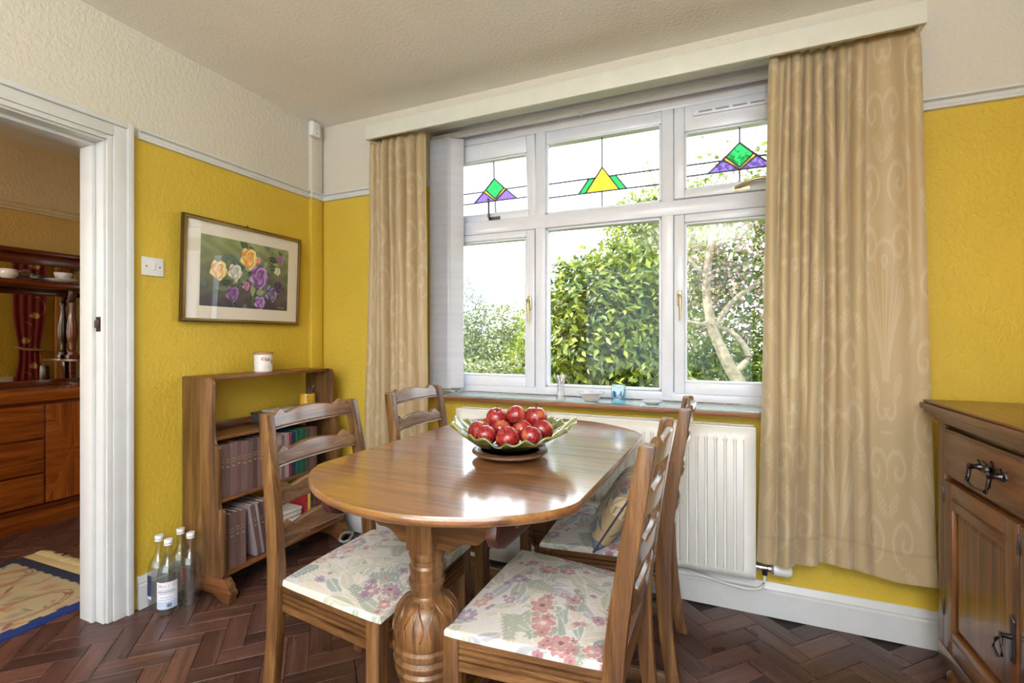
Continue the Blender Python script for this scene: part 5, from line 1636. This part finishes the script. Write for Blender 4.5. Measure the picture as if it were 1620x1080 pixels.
# ------------------------------------------------------------------ THE GARDEN
lawn_m = NT('lawn_grass')
lawn_m.color(lawn_m.ramp(lawn_m.noise(lawn_m.coords((6, 6, 6)), 1.0, 5.0), [(.3, rgb(104, 124, 62)), (.7, rgb(150, 164, 96))])); lawn_m.set(Roughness=.9)
struct(MB().box(-30, 30, .28, 45, -.45, -.30).build('lawn', lawn_m.m), 'garden lawn outside the window')

def leaf_cloud(name, parent, centers, normals, L, W, mat, seed, jitter=.6, droop=.25):
    """one mesh of folded two-sided leaves"""
    rs = np.random.RandomState(seed)
    n = len(centers)
    nj = normals + rs.normal(0, jitter, (n, 3)) + np.array([0, 0, .35]); nj /= np.linalg.norm(nj, axis=1)[:, None]
    d = np.cross(nj, rs.normal(0, 1, (n, 3))); d /= np.linalg.norm(d, axis=1)[:, None] + 1e-9
    d = d + .45 * nj; d[:, 2] -= droop * rs.rand(n)
    d /= np.linalg.norm(d, axis=1)[:, None]
    s = np.cross(d, nj); s /= np.linalg.norm(s, axis=1)[:, None] + 1e-9
    nn = np.cross(s, d)
    sc = rs.uniform(.65, 1.25, n)[:, None]
    b = centers; tip = b + d * L * sc
    md = b + d * L * sc * .45
    l = md + s * W * sc * .5 + nn * W * sc * .18; r_ = md - s * W * sc * .5 + nn * W * sc * .18
    co = np.stack([b, l, tip, r_], 1).reshape(-1, 3)
    k = np.arange(n)[:, None] * 4
    tri = np.concatenate([k + np.array([[0, 2, 1]]), k + np.array([[0, 3, 2]])], 1).reshape(-1, 3)
    me = bpy.data.meshes.new(name)
    me.vertices.add(len(co)); me.vertices.foreach_set('co', co.astype(np.float32).ravel())
    me.loops.add(tri.size); me.loops.foreach_set('vertex_index', tri.ravel().astype(np.int32))
    me.polygons.add(len(tri)); me.polygons.foreach_set('loop_start', (np.arange(len(tri)) * 3).astype(np.int32))
    me.update(calc_edges=True)
    me.materials.append(mat)
    o = link(bpy.data.objects.new(name, me), parent)
    return o

def blob(rs, n, c, r, bump=.12, shell=.35, zmin=-9):
    v = rs.normal(0, 1, (n, 3)); v /= np.linalg.norm(v, axis=1)[:, None]
    k = 1 + bump * (np.sin(v[:, 0] * 7 + c[0] * 3) * np.sin(v[:, 1] * 6 + 1) + np.sin(v[:, 2] * 8 + 2) * .7)
    q = (1 - shell * rs.rand(n) ** 1.6) * k
    p = np.array(c) + v * np.array(r) * q[:, None]
    keep = p[:, 2] > zmin
    return p[keep], v[keep]

def bush(name, label, cat, blobs, n, L, W, mat, seed, stems=True, group=None, blossom=None, base=None):
    b0 = base or (blobs[0][0][0], blobs[0][0][1], -.3)
    t = thing(name, label, cat, b0, 0, group)
    rs = np.random.RandomState(seed)
    P = []; N = []
    tot = sum(b[1][0] * b[1][2] for b in blobs)
    for (c, r_) in blobs:
        p, v = blob(rs, int(n * r_[0] * r_[2] / tot), c, r_, zmin=-.25); P.append(p); N.append(v)
    P = np.concatenate(P) - np.array(b0); N = np.concatenate(N)
    f = leaf_cloud('foliage', t, P, N, L, W, mat, seed); f['kind'] = 'stuff'
    if blossom:
        k = rs.choice(len(P), int(len(P) * blossom[0]), replace=False)
        g = leaf_cloud('blossom', t, P[k] + N[k] * .03, N[k], L * .8, L * .8, blossom[1], seed + 1, jitter=1.2); g['kind'] = 'stuff'
    if stems:
        c, r_ = blobs[0]
        for k in range(4):
            a = k * 1.6 + seed
            MB().tube([(.08 * math.cos(a), .08 * math.sin(a), 0), (.15 * math.cos(a), .15 * math.sin(a), .4), (r_[0] * .4 * math.cos(a), r_[1] * .4 * math.sin(a), max(.6, c[2] + .3))], [.03, .025, .012], 6).build('stem', bark, t, smooth=1)
    return t
bark = plain('bark', rgb(150, 138, 116), .9, vary=.25)
LAUR = foliage_mat('laurel_leaf', rgb(44, 66, 18), rgb(88, 114, 26), rgb(160, 172, 48), trans=.35, rough=.5)
YGR = foliage_mat('yellow_green_leaf', rgb(84, 106, 24), rgb(124, 142, 36), rgb(164, 170, 62), trans=.45)
PALE = foliage_mat('pale_leaf', rgb(86, 100, 62), rgb(124, 134, 84), rgb(160, 162, 112), trans=.4)
GREY = foliage_mat('grey_green_leaf', rgb(92, 108, 96), rgb(122, 136, 122), rgb(152, 162, 150), trans=.35)
FRESH = foliage_mat('fresh_leaf', rgb(66, 96, 20), rgb(110, 134, 32), rgb(156, 166, 60), trans=.45)
PINK = foliage_mat('pink_blossom', rgb(150, 128, 120), rgb(174, 150, 140), rgb(190, 172, 158), trans=.4, rough=.8)
WHT = foliage_mat('white_blossom', rgb(206, 204, 196), rgb(222, 220, 214), rgb(230, 230, 226), trans=.4, rough=.8)

lau = bush('laurel_shrub', 'large glossy laurel shrub filling the middle window light', 'shrub',
           [((1.22, 2.75, 1.0), (.78, .7, .95)), ((1.0, 2.7, .5), (.75, .6, .6)), ((1.5, 2.7, .55), (.6, .6, .6)), ((1.38, 2.8, 1.75), (.4, .4, .42)), ((.86, 2.75, 1.55), (.25, .3, .5))], 15000, .095, .042, LAUR, 5)
rs = np.random.RandomState(6)
yp, yv = blob(rs, 1700, (0, 0, 1.35), (.82, .72, 1.0), bump=.14, shell=.10)
yk = yp[:, 2] > 1.55
yg = leaf_cloud('young_leaves', lau, yp[yk], yv[yk], .10, .04, YGR, 9); yg['kind'] = 'stuff'
# the nearest leaves one by one
rs = np.random.RandomState(77)
lp, lv = blob(rs, 2600, (1.22 - 1.22, 2.75 - 2.75, 1.0 + .3), (.80, .72, .97), shell=.06)
camv = np.array([CAM[0] - 1.22, CAM[1] - 2.75, 0]); camv /= np.linalg.norm(camv)
sel = [i for i in range(len(lp)) if lv[i] @ camv > .35 and lp[i][2] > .75][:300]
leafm = MB().add([(0, 0, 0), (.5, .16, .07), (.55, 0, 0), (.5, -.16, .07), (.8, .10, .0), (1.0, 0, -.08), (.8, -.10, .0)], [(0, 2, 1), (0, 3, 2), (2, 4, 1), (2, 5, 4), (2, 6, 5), (2, 3, 6)]).build('leaf', LAUR, None, recalc=False)
lme = leafm.data; bpy.data.objects.remove(leafm)
LM2 = []
for c in (rgb(56, 80, 26), rgb(94, 118, 36), rgb(146, 158, 54)):
    t = NT('single_laurel_leaf'); t.color(t.ramp(t.noise(t.coords((3, 3, 3)), 1., 2.), [(.3, tuple(q * .8 for q in c[:3]) + (1,)), (.7, c)])); t.set(Roughness=.45)
    me = lme.copy(); me.materials.clear(); me.materials.append(t.m); LM2.append(me)
for i in sel:
    o = bpy.data.objects.new('leaf', LM2[rs.randint(3)])
    nv_ = Vector(lv[i] + rs.normal(0, .4, 3) + np.array([0, 0, .4])); nv_.normalize()
    d = nv_.cross(Vector(rs.normal(0, 1, 3))).normalized() + nv_ * .35; d.normalize()
    sd = nv_.cross(d).normalized(); q = Matrix((d, sd, d.cross(sd))).transposed().to_quaternion()
    o.rotation_mode = 'QUATERNION'; o.rotation_quaternion = q
    o.location = lp[i]; k = rs.uniform(.075, .115); o.scale = (k, k, k)
    link(o, lau)

bush('blossom_tree', 'yellow-green tree with white blossom rising behind the laurel', 'tree', [((1.05, 6.2, 2.2), (.75, .7, 1.45)), ((1.6, 6.4, 2.5), (.8, .8, 1.35)), ((.55, 6.2, 1.6), (.7, .7, 1.0))], 11000, .11, .06, YGR, 8, blossom=(.03, WHT))
bush('garden_bush', 'pale bush low in the left window light, nearest the house', 'bush', [((-1.7, 5.2, .2), (1.0, .8, .62)), ((-.9, 5.5, .25), (.8, .8, .6))], 6500, .075, .045, PALE, 12, group='bushes beyond the left casement', blossom=(.05, WHT))
bush('garden_bush', 'greenish-gold rounded bush rising behind the pale bush', 'bush', [((-2.85, 8.4, .9), (1.0, 1.0, 1.15)), ((-2.0, 8.8, .8), (1.0, 1.0, .9))], 6500, .10, .06, PALE, 14, group='bushes beyond the left casement')
bush('garden_bush', 'bright yellow-green bush against the middle mullion', 'bush', [((-.75, 6.2, .8), (.55, .7, 1.1)), ((-.3, 6.6, .9), (.7, .7, 1.1))], 5000, .09, .05, YGR, 15, group='bushes beyond the left casement')
bush('garden_tree', 'grey-green slender tree at the edge of the blind', 'tree', [((-3.6, 8.4, 1.3), (.65, .7, 1.4)), ((-3.5, 8.4, .2), (.9, .8, .7))], 6500, .09, .035, GREY, 16)
bush('far_hedge', 'long pale hedge closing the far end of the garden', 'hedge', [((x, 15 + .3 * math.sin(x), .6), (2.0, 1.0, 1.35 + .3 * math.sin(x * 1.7))) for x in (-11, -8, -5, -2, 1, 4, 7, 10)], 9000, .22, .13, PALE, 18, stems=False, base=(0, 15, -.3))

# old tree with bare leaning stems in the right-hand light
ot = thing('old_tree', 'old crooked tree with bare grey stems and pinkish blossom at the right', 'tree', (2.62, 4.1, -.3))
def limb(nm, pts, r0, r1):
    n = len(pts)
    sm = []
    P = [Vector(p) for p in pts]
    for i in range(n - 1):
        p0, p1, p2, p3 = P[max(i - 1, 0)], P[i], P[i + 1], P[min(i + 2, n - 1)]
        for t in np.linspace(0, 1, 5)[:-1]:
            sm.append(.5 * ((2 * p1) + (p2 - p0) * t + (2 * p0 - 5 * p1 + 4 * p2 - p3) * t * t + (3 * p1 - p0 - 3 * p2 + p3) * t ** 3))
    sm.append(P[-1])
    rr = [r0 + (r1 - r0) * k / (len(sm) - 1) for k in range(len(sm))]
    return MB().tube(sm, rr, 8).build(nm, bark, ot, smooth=1)
limb('trunk', [(.12, 0, 0), (.08, 0, .5), (-.05, 0, .9), (-.22, 0, 1.25), (-.38, .05, 1.7), (-.42, .1, 2.3), (-.30, .1, 3.0)], .10, .04)
limb('branch', [(-.12, 0, 1.05), (.05, .05, 1.25), (-.15, .1, 1.55), (-.5, .1, 1.65), (-.75, .15, 1.7)], .045, .02)
limb('branch', [(.10, 0, .45), (.30, 0, 1.0), (.36, 0, 1.6), (.24, 0, 2.1), (.30, 0, 2.8), (.5, 0, 3.4)], .075, .03)
limb('branch', [(-.35, .05, 1.6), (-.1, .1, 1.95), (.2, .1, 2.2), (.3, .1, 2.6)], .04, .02)
limb('branch', [(.0, 0, .2), (-.2, .0, .6), (-.42, .0, .85), (-.7, .05, 1.0)], .05, .02)
limb('branch', [(-.4, .08, 2.2), (-.8, .0, 2.7), (-1.0, .0, 3.3), (-1.15, .0, 3.8)], .035, .012)
rs = np.random.RandomState(31)
P = []; N = []
for (c, r_) in (((-.2, .6, 2.2), (1.1, .6, .9)), ((.3, .5, 3.1), (1.3, .7, .9)), ((-.5, .9, 1.1), (.9, .5, .6)), ((.6, .7, 1.2), (.7, .5, .8)), ((.1, 1.0, .5), (1.0, .5, .5))):
    p, v = blob(rs, 2600, c, r_, shell=.9); P.append(p); N.append(v)
P = np.concatenate(P); N = np.concatenate(N)
f = leaf_cloud('foliage', ot, P, N, .085, .05, FRESH, 41); f['kind'] = 'stuff'
k = (P[:, 2] > 1.5) & (rs.rand(len(P)) < .45)
Pb = P[k] + rs.normal(0, .12, P[k].shape) - np.array([0, .35, 0])
g = leaf_cloud('blossom', ot, np.concatenate([Pb, Pb + rs.normal(0, .06, Pb.shape)]), np.concatenate([N[k], N[k]]), .05, .045, PINK, 42, jitter=1.2); g['kind'] = 'stuff'

# ------------------------------------------------------------------ UNSEEN FILL LAMP ADDED BEHIND THE CAMERA TO BRIGHTEN THE CEILING
fl_ = thing('added_floor_lamp', 'added fill lamp out of view behind the viewer, aimed at the ceiling', 'lamp', (2.3, -3.9, 0))
MB().lathe([(0, 0), (.13, 0), (.13, .012), (.03, .025), (.014, .04), (.012, 1.66), (0, 1.66)], (0, 0, 0), 24).build('stand', BRASS, fl_, smooth=.6)
MB().lathe([(.012, 1.64), (.03, 1.66), (.10, 1.70), (.17, 1.76), (.172, 1.76), (.102, 1.694), (.03, 1.65)], (0, 0, 0), 32).build('shade', WHITE, fl_, smooth=.8)
ld = bpy.data.lights.new('ceiling_fill', 'AREA'); ld.shape = 'DISK'; ld.size = .28; ld.energy = 74; ld.color = (.98, .98, 1.0)
lo = bpy.data.objects.new('ceiling_fill', ld); lo.location = (0, 0, 1.75); lo.rotation_euler = (PI, 0, 0); link(lo, fl_)

pn = thing('added_ceiling_lamp', 'added ceiling lamp out of view, brightening the next room', 'lamp', (-1.1, -2.7, 1.95))  # unseen lamp added to lift the light in the next room
MB().tube([(0, 0, .22), (0, 0, H - 1.95)], .004, 8).build('flex', WHITE, pn, smooth=1)
MB().lathe([(.05, .22), (.10, .18), (.17, .0), (.172, .0), (.102, .182), (.05, .222)], (0, 0, 0), 32).build('shade', plain('cream_shade', rgb(226, 206, 170), .8), pn, smooth=.8)
MB().lathe([(.0005, .05), (.022, .06), (.03, .085), (.022, .115), (.014, .13), (.014, .2), (.0005, .2)], (0, 0, 0), 20).build('bulb', plain('bulb_glass', rgb(240, 232, 214), .4), pn, smooth=.9)
pl_ = bpy.data.lights.new('next_room_fill', 'POINT'); pl_.energy = 14; pl_.color = (1.0, .90, .74); pl_.shadow_soft_size = .06
po_ = bpy.data.objects.new('next_room_fill', pl_); po_.location = (0, 0, -.02); link(po_, pn)
